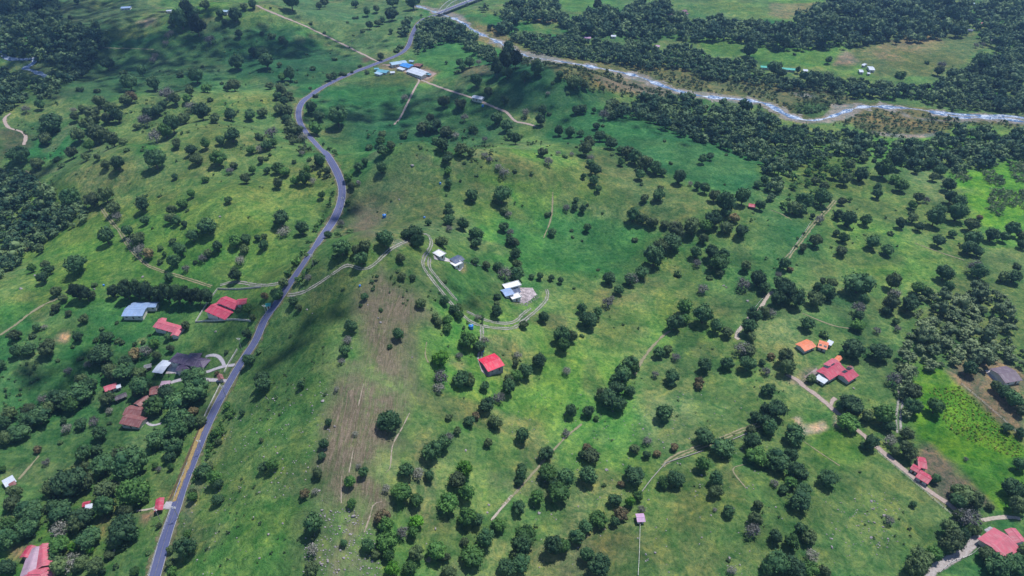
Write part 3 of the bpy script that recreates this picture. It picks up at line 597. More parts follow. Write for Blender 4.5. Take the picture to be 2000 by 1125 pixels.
def wing(par, org, rz0, g0, g1, width, wh, rise, roof, wall, style='gable', openings=True, over=.32, doorside=-1):
    """one block of a building between two ridge ends (world), as wall / roof / windows / door parts of par"""
    g0 = np.array(g0); g1 = np.array(g1); c = (g0+g1)/2; d = g1-g0; L = math.hypot(d[0], d[1])*.92; width = width*.86; a = math.atan2(d[1], d[0])
    cs = [(c[0]+math.cos(a)*sx*L/2-math.sin(a)*sy*width/2, c[1]+math.sin(a)*sx*L/2+math.cos(a)*sy*width/2) for sx in (-1, 1) for sy in (-1, 1)]
    zs = [float(h(x, y)) for x, y in cs]; zlo = min(zs)-.6; zt = max(np.mean(zs), c[2])+wh
    loc = Vector((c[0], c[1], 0))-Vector(org); ca, sa = math.cos(-rz0), math.sin(-rz0)
    loc = (loc.x*ca-loc.y*sa, loc.x*sa+loc.y*ca, zt-org[2]); rz = a-rz0
    hl, hw = L/2, width/2; t = .18
    if style != 'open':
        b = MB(); i = .45 if L > 4 else .25
        b.box(-hl+i, hl-i, -hw+i, hw-i, zlo-zt, 0)
        if style in ('gable',):
            for sx in (-1, 1): b.slab([(sx*(hl-i)-.12*(sx > 0), -hw+i, .001), (sx*(hl-i)-.12*(sx > 0)+.12, -hw+i, .001), (sx*(hl-i)-.12*(sx > 0)+.12, 0, rise-.12), (sx*(hl-i)-.12*(sx > 0), 0, rise-.12)], .05)
            n = len(b.v)
            for sx in (-1, 1):
                x = sx*(hl-i-.02); b.v += [(x, -hw+i, 0), (x, hw-i, 0), (x, 0, rise*.93)]
            b.f += [(n, n+2, n+1), (n+3, n+4, n+5), (n, n+3, n+5, n+2), (n+1, n+2, n+5, n+4)]
        b.build('wall', wall, par, loc, rz)
    else:
        k = max(2, int(L/5)+1); b = MB().box(-.12, .12, -.12, .12, zlo-zt, .05).me("post", M["wood"])
        for q in range(k):
            for sy in (-1, 1):
                link("post", b, par, rot_off(loc, rz, -hl+.5+(L-1)*q/(k-1), sy*(hw-.5), 0), rz)
    r = MB(); o = over; sl = rise/hw*o
    if style in ('gable', 'open'):
        for sy in (-1, 1):
            pts = [(-hl-o, sy*(hw+o), -sl), (hl+o, sy*(hw+o), -sl), (hl+o, sy*.02, rise+.02), (-hl-o, sy*.02, rise+.02)]
            r.slab(pts if sy < 0 else pts[::-1], t)
        r.box(-hl-o, hl+o, -.22, .22, rise-.02, rise+.09)
    elif style == 'hip':
        k = min(hw, hl*.9); e = -sl
        A = [(-hl-o, -hw-o, e), (hl+o, -hw-o, e), (hl+o, hw+o, e), (-hl-o, hw+o, e)]; R0, R1 = (-hl+k, 0, rise), (hl-k, 0, rise)
        r.slab([A[0], A[1], R1, R0], t).slab([A[2], A[3], R0, R1], t).slab([A[1], A[2], R1], t).slab([A[3], A[0], R0], t)
        r.tube(R0, R1, .18, .18, 5)
        for p, q in ((A[0], R0), (A[3], R0), (A[1], R1), (A[2], R1)): r.tube(p, q, .14, .14, 5)
    elif style == 'shed':
        pts = [(-hl-o, -hw-o, 0.02), (hl+o, -hw-o, 0.02), (hl+o, hw+o, rise), (-hl-o, hw+o, rise)]; r.slab(pts, t)
        for sx in (-1, 1): r.box(sx*(hl+o)-.08, sx*(hl+o)+.08, -hw-o, hw+o, -.2, .0)
    elif style == 'flat':
        r.box(-hl-.3, hl+.3, -hw-.3, hw+.3, .0, .25)
        for sx in (-1, 1): r.box(sx*(hl+.15)-.12, sx*(hl+.15)+.12, -hw-.3, hw+.3, .253, .6)
        for sy in (-1, 1): r.box(-hl, hl, sy*(hw+.15)-.12, sy*(hw+.15)+.12, .253, .55)
    ro = r.build('roof', roof, par, loc, rz)
    if openings and style != 'open' and wh > 2:
        i = .45 if L > 4 else .25
        for sy in (-1, 1):
            k = max(1, int(L/4.2)); y = sy*(hw-i)
            for q in range(k):
                x = -hl+i+(L-2*i)*(q+.5)/k
                if q == k//2 and sy == doorside:
                    mb = MB().box(-.5, .5, -.05, .05, -2.1, 0); dd = mb.build('door', M['door'], par, None)
                    dd.location = rot_off(loc, rz, x, y+sy*.03, -wh+2.25); dd.rotation_euler.z = rz
                else:
                    mb = MB().box(-.75, .75, -.03, .03, -.55, .55); ww = mb.build('window', M['glass'], par, None)
                    ww.location = rot_off(loc, rz, x, y+sy*.02, -wh+1.7); ww.rotation_euler.z = rz
                    fb = MB().box(-.88, -.75, -.06, .06, -.66, .66).box(.75, .88, -.06, .06, -.66, .66).box(-.75, .75, -.06, .06, .55, .66).box(-.75, .75, -.07, .07, -.66, -.55).box(-.03, .03, -.05, .05, -.55, .55)
                    fb.build('window_frame', M['frame'], ww)
    return ro
def rot_off(loc, rz, x, y, z): return (loc[0]+math.cos(rz)*x-math.sin(rz)*y, loc[1]+math.sin(rz)*x+math.cos(rz)*y, loc[2]+z)
def building(name, label, cat, tile, wings, land=None, group=None):
    """wings: (x1,y1,x2,y2,width,wall height,rise,roof,wall,style[,openings])"""
    G = [gp(tile, [(w[0], w[1]), (w[2], w[3])], w[5]+w[6]*.6) for w in wings]
    c = G[0][:, :3].mean(0); d = G[0][1]-G[0][0]; rz = math.atan2(d[1], d[0]); org = (float(c[0]), float(c[1]), float(c[2]))
    e = empty(name, org, rz); tag(e, label, cat, group)
    for w, g in zip(wings, G):
        wing(e, org, rz, g[0][:3], g[1][:3], w[4], w[5], w[6], ROOF[w[7]], WALLM[w[8]], w[9], w[10] if len(w) > 10 else True)
    p = tp(tile, [((w[0]+w[2])/2, (w[1]+w[3])/2) for w in wings]).mean(0)
    if land: LAND.append((p[0], p[1], land))
    return e
B = building
B('barn', 'large steel-blue metal roofed barn below the dark hedge of conifers', 'barn', 'B1', [(728,688,858,690,14,3.4,1.3,'steel','w','gable'), (765,656,925,657,6.5,3.6,.8,'steel','w','gable')], 'steel-blue barn')
B('house', 'pale red T-shaped roof house on the lawn right of the steel-blue barn', 'house', 'B1', [(918,778,1072,795,8.5,3,1.2,'pink','w','gable'), (1045,795,1020,842,5.5,3,.9,'pink','w','gable'), (950,738,938,775,6,3,.9,'pink','w','gable')], 'pale red T-shaped house')
B('house', 'bright red roofed villa of two blocks inside a white walled yard', 'villa', 'B1', [(1240,688,1352,694,12.5,3,1.3,'red','w','gable'), (1300,645,1395,642,9,3.1,1.2,'red','w','gable'), (1390,652,1442,622,7,3,1,'red','w','gable')], 'red villa in the white-walled yard')
B('house', 'dark purple hip roofed house with a looping pale drive beside the road', 'house', 'B1', [(1008,970,1212,988,9.5,3,1.7,'purple','w','hip'), (1142,925,1118,1000,8.5,3.1,2.1,'purple','w','hip'), (1085,975,1068,1045,9.5,3.1,2.1,'purple','w','hip')], 'purple hip-roofed house')
B('carport', 'white roofed open carport left of the dark purple house', 'carport', 'B1', [(922,1020,980,1022,13,2.8,.5,'white','c','open')], None)
B('shed', 'small red and white roofed shed above the old tiled farmhouse', 'shed', 'C1', [(610,30,682,-4,6,2.6,.9,'pink','w','gable'), (682,14,704,4,4,2.4,.5,'white','w','gable')], 'small red-and-white shed')
B('pavilion', 'low dark grey roofed pavilion left of the tiled farmhouse', 'pavilion', 'C1', [(672,86,738,50,4.5,2.4,.9,'dark','t','open')])
B('farmhouse', 'old brown-red tiled farmhouse with white walls under large trees', 'farmhouse', 'C1', [(722,202,838,212,9,3.4,1.5,'oldred','w','gable'), (738,150,838,155,9,3.4,1.4,'oldred','w','gable'), (800,125,860,62,6,3.2,1.1,'oldred','w','gable')], 'old tiled farmhouse')
B('house', 'brown roofed house half hidden under trees behind the tiled farmhouse', 'house', 'C1', [(880,40,945,20,8,3,1.2,'oldred','w','gable'), (940,6,990,-4,6,3,.4,'mauve','w','shed')], 'half-hidden brown house')
B('shed', 'white metal roofed shed with a rusty panel at the left edge', 'shed', 'C1', [(18,580,82,550,7,2.6,.8,'white','t','gable'), (52,590,88,574,4,2.4,.4,'oldred','t','shed')], 'white shed by the left edge')
B('hut', 'tiny red and white roofed hut among the dark trees', 'hut', 'C1', [(484,704,526,694,3.2,2.3,.6,'red','w','gable'), (500,724,536,714,3,2.2,.4,'white','w','shed')], 'tiny red-and-white hut')
B('mansion', 'sprawling pink and mauve roofed mansion cut by the bottom left edge', 'mansion', 'C1', [(252,935,250,1075,8,3.2,1.4,'pink','p','gable'), (215,950,160,1125,8,3.2,1.3,'mauve','p','gable'), (110,1125,300,1115,10,3.4,1.7,'pink','p','hip'), (140,1015,185,945,5,3,.9,'red','p','gable')], 'pink mansion')
B('bus_shelter', 'long red roofed open shelter at the lane mouth left of the road', 'shelter', 'C1', [(938,668,926,738,4,2.8,.6,'red','t','open')], 'red-roofed roadside shelter')
B('gatehouse', 'tiny maroon roofed gatehouse beside the road near the purple house', 'gatehouse', 'B1', [(1284,1068,1296,1095,3,2.6,.9,'oldred','w','gable')], 'maroon gatehouse')
B('shed', 'teal metal roofed milking shed nearest the road bend', 'shed', 'A2', [(693,400,722,398,6,3,.7,'teal','w','gable'), (712,412,775,416,11,3.2,1,'teal','w','gable'), (700,425,735,432,6,2.6,.5,'pale','w','shed')], 'teal farm shed')
B('barn', 'pale sky blue roofed barn left of the bright blue one', 'barn', 'A2', [(785,375,880,352,14,3.6,1.3,'pale','w','gable')])
B('barn', 'bright cobalt blue roofed barn in the middle of the farmyard', 'barn', 'A2', [(857,375,915,386,14,3.8,1.4,'blue','w','gable')])
B('barn', 'long white double roofed barn, largest of the farm buildings', 'barn', 'A2', [(890,405,990,442,11,3.6,1.2,'white','w','gable'), (915,394,1003,430,10,3.6,1.2,'white','w','gable')], 'long white farm barn')
B('shed', 'low pale lilac roofed shed between blue and white barns', 'shed', 'A2', [(832,398,868,405,6,2.5,.5,'white','w','shed')])
B('shed', 'little white roofed shed on the near side of the farmyard', 'shed', 'A2', [(785,422,812,418,7,2.5,.7,'white','w','gable')])
B('shed', 'little pale roofed shed behind the bright blue barn', 'shed', 'A2', [(900,356,925,354,6,2.5,.6,'pale','w','gable')])
B('shed', 'rust red roofed cattle shed right of the bright blue barn', 'shed', 'A2', [(930,374,972,380,12,2.8,1,'brown','t','gable')], 'rust red cattle shed')
B('shed', 'small light roofed shed at the far end of the white barn', 'shed', 'A2', [(1004,432,1026,434,5,2.5,.5,'teal','w','gable')])
B('barn', 'solitary pale grey roofed barn beside the straight gravel lane', 'barn', 'A2', [(1270,560,1334,574,10,3.2,1,'white','w','gable')], 'solitary grey lane barn')
B('house', 'small white flat roofed cabin beside the curving hill track', 'cabin', 'B2', [(1053,358,1094,362,8,2.8,.2,'bright','w','flat')], 'white flat-roofed cabin')
B('house', 'white hillside house with slate blue roof right of the flat cabin', 'house', 'B2', [(1146,388,1204,394,8.5,3.4,.9,'slate','w','gable'), (1150,414,1198,420,6,2.8,.3,'bright','w','flat')], 'slate-roofed hillside house')
B('house', 'modern white house of stepped roofs above the rubble terrace', 'house', None, [(983,555,1016,558,6.5,3.6,.2,'bright','w','flat'), (982,568,1000,570,9,3.0,.8,'steel','w','gable'), (997,578,1016,579,6,3.0,.2,'bright','w','flat'), (1000,567,1015,568,6,2.8,.3,'slate','w','shed')], 'modern white house')
B('pavilion', 'crimson roofed open barn on its concrete pad below the track', 'barn', 'B2', [(1328,1000,1428,985,14,3.6,1.2,'crimson','c','gable')], 'crimson-roofed barn')
B('shed', 'small crimson roofed shelter among dark trees above the right pasture', 'shelter', 'B3', [(1388,70,1428,80,6,2.6,.8,'red','t','gable')], 'small crimson shelter')
B('shed', 'orange roofed shed, left of the two small orange ones', 'shed', 'B4', [(188,908,258,878,9,2.8,1.1,'orange','w','gable')], 'left orange shed')
o_ = B('shed', 'orange roofed shed with dark skylights and a white end, right of two', 'shed', 'B4', [(298,882,352,900,9,2.8,1,'orange','w','gable'), (350,876,376,888,5,2.6,.4,'white','w','shed')], 'right orange shed')
B('farmhouse', 'long scarlet roofed farmhouse with dark panels, two main blocks', 'farmhouse', 'B4', [(320,1072,425,1008,11,3.2,1.3,'red','w','gable'), (440,1085,503,1046,9,3.2,1.3,'red','w','gable'), (350,1022,405,985,7,3,.9,'pink','w','gable'), (286,1078,342,1112,5,2.6,.4,'white','w','shed'), (400,985,424,962,3.5,2.6,.6,'orange','w','gable'), (470,1030,495,1025,3.5,2.6,.5,'oldred','t','gable')], 'scarlet farmhouse')
B('house', 'mauve grey roofed house on bare earth at the right edge', 'house', 'B4', [(1345,1070,1450,1052,15,3.2,1.7,'purplebrown','w','gable')], 'mauve-roofed house')
B('barn', 'upper scarlet roofed barn of the pair beside the diagonal lane', 'barn', 'C4', [(878,450,928,462,9,2.8,.8,'red','w','gable')], 'upper scarlet barn')
B('barn', 'lower long scarlet roofed barn stepped in two beside the diagonal lane', 'barn', 'C4', [(882,518,955,562,7.5,2.8,.9,'red','w','gable'), (845,478,888,502,5,2.6,.7,'red','w','gable')], 'lower scarlet barn')
B('house', 'red roofed house under trees at the bottom right corner', 'house', 'C4', [(1308,965,1410,892,15,3.2,1.6,'pink','w','gable'), (1300,908,1352,880,6,3,.8,'red','w','gable')], 'red corner house')
B('barn', 'narrow red roofed annex right of the bottom right house', 'annex', 'C4', [(1420,845,1488,925,6.5,3,.9,'pink','w','gable')], 'narrow red annex')
B('hut', 'tiny lilac pink roofed hut alone beside the rusty tree', 'hut', 'C3', [(730,782,776,778,5,2.3,.6,'lilac','w','gable')], 'lilac hut')
B('barn', 'steel blue roofed barn near the top left wood', 'barn', 'A1', [(708,42,768,38,14,3.4,1.1,'steel','w','gable')], 'top left blue barn')
B('hut', 'white roofed hut at the far green field left of tall trees', 'hut', 'A1', [(975,58,1008,60,9,3,.7,'white','w','gable')], 'far white hut')
B('house', 'light blue roofed house half hidden by trees at the top', 'house', 'A1', [(1280,55,1340,66,11,3,1,'pale','w','gable')], 'far light blue house')
B('villa', 'plum roofed villa among the tall trees at the far side of the river', 'villa', 'A3', [(915,88,1018,70,20,3.4,2.4,'plum','w','hip'), (955,70,1020,58,12,3.4,1.6,'plum','w','gable')], 'plum-roofed villa')
B('greenhouse', 'long turquoise roofed poultry house behind a round tree', 'poultry house', 'A4', [(-50,386,170,404,9,3,1,'green','w','gable')], 'turquoise poultry house')
B('shed', 'white shed at the right end of the turquoise poultry house', 'shed', 'A4', [(206,408,234,410,9,2.8,.7,'white','w','gable')])
B('shed', 'uppermost small white shed of the four at the field edge', 'shed', 'A4', [(558,374,574,378,11,2.8,.7,'white','w','gable')])
B('shed', 'bright white shed, lower left of the four at the field edge', 'shed', 'A4', [(534,412,558,414,12,2.8,.7,'white','w','gable')])
B('barn', 'widest grey-white barn of the four sheds at the field edge', 'barn', 'A4', [(588,396,622,398,17,3.2,.9,'white','w','gable')], 'four white field sheds')
B('shed', 'tiny white shed, lowest of the four at the field edge', 'shed', 'A4', [(582,426,598,427,6,2.5,.5,'white','w','gable')])
B('house', 'pink roofed house with white front in the top right wood', 'house', 'A4', [(1252,132,1310,145,9,3,1,'pink','w','gable')], 'top right pink house')
B('shed', 'small magenta roofed shed just right of the top right pink house', 'shed', 'A4', [(1328,118,1352,118,7,2.6,.8,'crimson','w','gable')])
B('house', 'lilac roofed house at the right tip of the far brown field', 'house', 'A4', [(1310,236,1336,234,9,3,.9,'lilac','w','gable')])
B('shed', 'blue roofed shed at the upper edge of the far brown field', 'shed', 'A4', [(1170,170,1205,174,9,2.8,.8,'slate','w','gable')])
B('shed', 'light blue roofed shed at the very top right', 'shed', 'A4', [(1180,16,1210,18,9,2.8,.8,'pale','w','gable')])
B('house', 'pale pink roofed cottage in the trees left on the far bank', 'cottage', 'A3', [(422,216,464,218,9,3,1,'lilac','w','gable')])
B('house', 'pale grey roofed cottage in the clearing on the far bank', 'cottage', 'A3', [(580,206,610,208,9,3,1,'white','w','gable')], 'far bank cottages')
B('house', 'pale grey roofed cottage right of the others on the far bank', 'cottage', 'A3', [(836,264,868,268,9,3,1,'lilac','w','gable')])
B('shed', 'small weathered grey shed left of the white carport', 'shed', 'B1', [(845,1026,884,1008,4,2.3,.6,'grey','t','gable')])
B('kiosk', 'green painted roadside kiosk beside the road above the walled yard', 'kiosk', 'B2', [(58,664,84,650,3.5,2.6,.5,'green','w','gable')], 'green kiosk')
# solar panels and skylights lying on roofs are parts of their buildings
def roof_panel(par, x0, x1, y0, y1, z0, z1, name='roof_panel', mat=None):
    MB().slab([(x0, y0, z0), (x1, y0, z0), (x1, y1, z1), (x0, y1, z1)], .08).build(name, mat or M['glass'], par)
fh = [o for o in COL.objects if o.get('label', '').startswith('long scarlet')][0]
for ch in [c for c in COL.objects if c.parent == fh and c.name.startswith('roof')][:2]:
    hw = 5.5 if ch.name == [c for c in COL.objects if c.parent == fh and c.name.startswith('roof')][0].name else 4.5; rs = 1.3
    for x in (-1.5, 3.0): MB().slab([(x, .35*hw, rs*.65+.1), (x+3.4, .35*hw, rs*.65+.1), (x+3.4, .95*hw, rs*.05+.1), (x, .95*hw, rs*.05+.1)], .08).build('solar_panel', M['glass'], ch)
rf = [c for c in COL.objects if c.parent == o_ and c.name.startswith('roof')][0]
for x in (-2.4, .6): MB().slab([(x, -2.6, .55), (x+1.7, -2.6, .55), (x+1.7, -1.2, .84), (x, -1.2, .84)], .08).build('skylight', M['glass'], rf)
LAND += [(803, 318, 'the sharp bald hilltop'), (770, 560, 'the brown spur crest'), (583, 225, 'the wide road bend'), (663, 380, 'the upper road curve'), (1030, 540, 'the terrace green paddock'), (1678, 552, 'the big domed tree'), (900, 25, 'the arched bridge'),
         (1620, 235, 'the river bend'), (1480, 620, 'the sandy gully lane'), (1590, 830, 'the bare pond bank'), (60, 130, 'the left stream'), (1240, 160, 'the white rapids'), (720, 850, 'the worn brown soil strip'), (1150, 460, 'the vivid green paddock'),
         (1300, 700, 'the middle fence track'), (1270, 940, 'the pale bent stone line'), (1050, 860, 'the long thin footpath'), (1850, 850, 'the yellow-green crop field'), (1930, 380, 'the bright cane meadow'), (230, 450, 'the left meadow track'),
         (630, 80, 'the far gravel lane'), (640, 620, 'the shaded road slope'), (920, 390, 'the upper olive hillside'), (1180, 330, 'the olive saddle'), (300, 230, 'the left hummocks'), (430, 290, 'the speckled left hillside'), (1380, 1050, 'the open lower pasture'), (1700, 1010, 'the boulder pasture'),
         (520, 1010, 'the lower road bank'), (560, 830, 'the left stony slope'), (1400, 560, 'the central right pasture'), (1700, 400, 'the upper right paddock'), (1100, 620, 'the central pasture'), (480, 60, 'the far dark hill'), (180, 850, 'the left garden strip'), (1800, 660, 'the pale-leaved grove')]
LAND = [(a, b, c if c.startswith('the ') else 'the '+c) for a, b, c in LAND]

# ------------------------------------------------------------------ bridge
a, b = bw[0, :3].copy(), bw[1, :3].copy(); d = b-a; L = math.hypot(d[0], d[1])*1.02; rz = math.atan2(d[1], d[0])
zb = float(max(a[2], b[2]))+5; e = empty('arched_bridge', (float(a[0]), float(a[1]), zb), rz); tag(e, 'grey road bridge with two arched trusses crossing the river', 'bridge')
MB().box(-6, L+60, -4.6, 4.6, -1.0, -.2).build('deck', M['concrete'], e)
MB().box(-6, L+60, -3.4, 3.4, -.2, -.12).build('roadway', mA.m, e)
AL = min(78.0, L*.72)
for sy in (-1, 1):
    m = MB(); k = 12; P = [(AL*i/k, sy*4.9, 11.5*math.sin(math.pi*i/k)**.8-.3 if 0 < i < k else -.6) for i in range(k+1)]
    for p, q in zip(P, P[1:]): m.tube(p, q, .42, .42, 6)
    m.build('arch', M['metal'], e)
    m = MB()
    for i in range(1, k): m.tube(P[i], (P[i][0], P[i][1], -.6), .16, .16, 5); m.tube(P[i], (P[i-1][0], P[i][1], -.6), .13, .13, 5)
    m.build('hanger_frame', M['metal'], e)
    m = MB(); m.box(-6, L+60, sy*4.5-.08, sy*4.5+.08, -.2, .9); m.build('parapet', M['white'], e)
m = MB(); k = 12
for i in range(3, 10): m.tube((AL*i/k, -4.9, 11.5*math.sin(math.pi*i/k)**.8-.3), (AL*i/k, 4.9, 11.5*math.sin(math.pi*i/k)**.8-.3), .16, .16, 5)
m.build('cross_brace', M['metal'], e)
for x in (0, AL, AL+32): MB().box(x-1, x+1, -3.8, 3.8, -16, -1.0).build('pier', M['concrete'], e)

# ------------------------------------------------------------------ walls and fences
M['lime'] = mat_plain('lime_wash', (.50, .49, .47), .9, .3, .6)
def fence_run(name, label, cat, tile, pts, hgt, thick, mat, posts=0.0, pmat=None, group=None):
    C = smooth_path(gp(tile, pts), 2.5) if len(pts) > 2 else None
    P = gp(tile, pts)[:, :2]
    C = np.vstack([P[i]+(P[i+1]-P[i])*t for i in range(len(P)-1) for t in np.linspace(0, 1, max(2, int(np.hypot(*(P[i+1]-P[i]))/3)), endpoint=False)]+[P[-1]])
    T = np.gradient(C, axis=0); T /= np.linalg.norm(T, axis=1)[:, None]+1e-9; Nn = np.stack([-T[:, 1], T[:, 0]], -1); z = h(C[:, 0], C[:, 1])
    org = (float(C[0, 0]), float(C[0, 1]), float(z[0])); e = empty(name, org); tag(e, label, cat, group)
    V = []; n = len(C)
    for k in range(n):
        for s, zz in ((-1, -.3), (1, -.3), (1, hgt), (-1, hgt)): V.append((C[k, 0]+Nn[k, 0]*s*thick/2-org[0], C[k, 1]+Nn[k, 1]*s*thick/2-org[1], z[k]+zz-org[2]))
    Fq = [(4*k+j, 4*k+(j+1) % 4, 4*k+4+(j+1) % 4, 4*k+4+j) for k in range(n-1) for j in range(4)]+[(3, 2, 1, 0), (4*n-4, 4*n-3, 4*n-2, 4*n-1)]
    if not posts:
        me = bpy.data.meshes.new(name); me.from_pydata(V, [], Fq); me.materials.append(mat); me.update(); link('wall_panel', me, e)
        MB_ = MB()
        for k in range(n-1): 
            p = C[k]; q = C[k+1]; MB_.slab([(V[4*k+3][0], V[4*k+3][1], V[4*k+3][2]+.10), (V[4*k+2][0], V[4*k+2][1], V[4*k+2][2]+.10), (V[4*k+6][0], V[4*k+6][1], V[4*k+6][2]+.10), (V[4*k+7][0], V[4*k+7][1], V[4*k+7][2]+.10)], .097)
        MB_.build('coping', mat, e)
    else:
        s = np.concatenate([[0], np.cumsum(np.hypot(*np.diff(C, axis=0).T))]); k = max(3, int(s[-1]/posts)); k = min(k, 60)
        xs = np.interp(np.linspace(0, s[-1], k), s, C[:, 0]); yy = np.interp(np.linspace(0, s[-1], k), s, C[:, 1]); zz = h(xs, yy)
        pm = MB().box(-.09, .09, -.09, .09, -.4, hgt).me('post', pmat or M['wood'])
        for x, y, q in zip(xs, yy, zz): link('post', pm, e, (x-org[0], y-org[1], q-org[2]))
        m = MB()
        for i in range(k-1):
            for f in (.35, .65, .93): m.tube((xs[i]-org[0], yy[i]-org[1], zz[i]+hgt*f-org[2]), (xs[i+1]-org[0], yy[i+1]-org[1], zz[i+1]+hgt*f-org[2]), .035, .035, 4)
        m.build('wire', M['metal'], e)
    return e
fence_run('boundary_wall', 'white wall round the red villa, left and near sides', 'wall', 'B1', [(1275,572),(1240,620),(1205,670),(1146,766),(1210,758),(1290,755),(1370,750),(1470,758)], 1.2, .25, M['lime'])
fence_run('boundary_wall', 'white wall along the far side of the red villa yard', 'wall', 'B1', [(1277,570),(1370,572),(1440,568),(1500,562),(1530,560)], 1.2, .25, M['lime'])
fence_run('boundary_wall', 'white roadside wall right of the purple house drive', 'wall', 'B1', [(1392,925),(1368,965),(1340,1010),(1315,1060)], 1.2, .25, M['lime'])
fence_run('boundary_wall', 'white roadside wall running down from the maroon gatehouse', 'wall', 'C1', [(1292,5),(1250,90),(1215,160),(1190,215)], 1.1, .25, M['lime'])
fence_run('stone_wall', 'pale dry stone line bending across the lower pasture', 'wall', 'C3', [(762,632),(820,555),(900,465),(1010,430),(1120,393)], .6, .35, M['palebark'])
fence_run('stone_wall', 'short pale stone line right of the twin dark trees', 'wall', 'C3', [(1292,328),(1375,293)], .6, .35, M['palebark'])
fence_run('garden_wall', 'short pale wall left of the lower road in the garden', 'wall', 'C1', [(675,975),(640,1030)], 1.0, .6, M['palebark'])
fence_run('wire_fence', 'post and wire fence running straight down the lower pasture', 'fence', 'C3', [(750,830),(748,900),(745,1010),(738,1125)], 1.3, .1, None, 4.5, M['white'])
fence_run('wire_fence', 'wire fence left of the diagonal farm lane', 'fence', 'C4', [(640,400),(760,500),(880,600),(1000,705),(1085,775),(1085,830)], 1.3, .1, None, 5)
fence_run('wire_fence', 'wire fence along the grass verge left of the lower road', 'fence', 'C1', [(1005,730),(985,800),(930,930),(870,1125)], 1.2, .1, None, 3.5, M['white'])
fence_run('wire_fence', 'fence along the near edge of the pale right drive', 'fence', 'C4', [(1280,880),(1240,960),(1190,1005),(1080,1040),(1000,1110)], 1.2, .1, None, 3)
fence_run('wire_fence', 'wire fence beside the sandy gully lane', 'fence', 'B3', [(1500,590),(1430,670),(1380,745),(1310,830)], 1.2, .1, None, 4)
fence_run('wire_fence', 'wire fence left of the upper right paddock track', 'fence', 'B4', [(250,180),(190,270),(125,370)], 1.3, .1, None, 4, M['white'])
fence_run('wire_fence', 'white posted fence between the hillside house and the terrace', 'fence', 'B2', [(1220,415),(1280,430),(1340,440)], 1.1, .1, None, 3, M['white'])
fence_run('wire_fence', 'dark wire fence across the upper edge of the crop field', 'fence', 'C4', [(1130,0),(1260,110),(1370,205),(1490,320)], 1.3, .1, None, 6)

# ------------------------------------------------------------------ utility poles, tanks
def pole(px, py, label):
    g = ground([px], [py])[0]; e = empty('utility_pole', tuple(map(float, g[:3])), random.uniform(-.2, .2)); tag(e, label, 'pole', 'utility poles along the road')
    MB().tube((0, 0, -.5), (0, 0, 9.5), .17, .11, 8).build('shaft', M['concrete'], e)
    MB().box(-1.3, 1.3, -.08, .08, 8.7, 8.9).box(-.9, .9, -.07, .07, 7.8, 7.97).build('crossarm', M['white'], e)
    m = MB(); 
    for x in (-1.2, 0, 1.2): m.tube((x, 0, 8.9 if x else 9.5), (x, 0, 9.15 if x else 9.8), .07, .05, 6)
    m.build('insulator', M['white'], e)
for px, py, lb in ((396,882,'pole on the road bank level with the lower garden trees'), (349,1012,'pole beside the road just below the red shelter lane'), (441,775,'pole beside the road just below the maroon gatehouse'), (313,1016,'pole on the grass verge below the red shelter'),
                   (472,682,'pole beside the road above the purple house drive'), (521,618,'pole beside the road near the green kiosk'), (612,520,'pole beside the straight road above the track junction'), (672,404,'pole on the outside of the upper road curve')):
    pole(px, py, 'slim grey '+lb)
mTank = mat_plain('blue_plastic', (.03, .20, .60), .4, .1)
def tank(px, py, r, label):
    g = ground([px], [py])[0]; e = empty('water_tank', tuple(map(float, g[:3]))); tag(e, label, 'tank', 'blue water tanks')
    MB().tube((0, 0, -.3), (0, 0, r*1.5), r, r, 16).tube((0, 0, r*1.5), (0, 0, r*1.9), r*.98, r*.35, 16).build('drum', mTank, e, smooth=False)
    MB().tube((0, 0, r*1.9), (0, 0, r*2.05), r*.33, r*.33, 12).build('lid', M['metal'], e)
tank(751, 424, 1.5, 'blue water tank on the bare olive hillside'); tank(829, 426, .8, 'tiny blue tank right of the bare olive hillside one'); tank(920, 641, 1.5, 'blue water tank below the loop of the hill track')
tank(860, 359, .8, 'tiny blue tank on the upper olive hillside'); tank(703, 559, .6, 'tiny blue tank right of the road above the brown spur'); tank(203, 558, .7, 'tiny blue tank left of the conifer hedge'); tank(943, 208, 1.3, 'blue tank beside the straight gravel lane')
tank(943, 686, .8, 'small pale blue tank above the crimson barn')

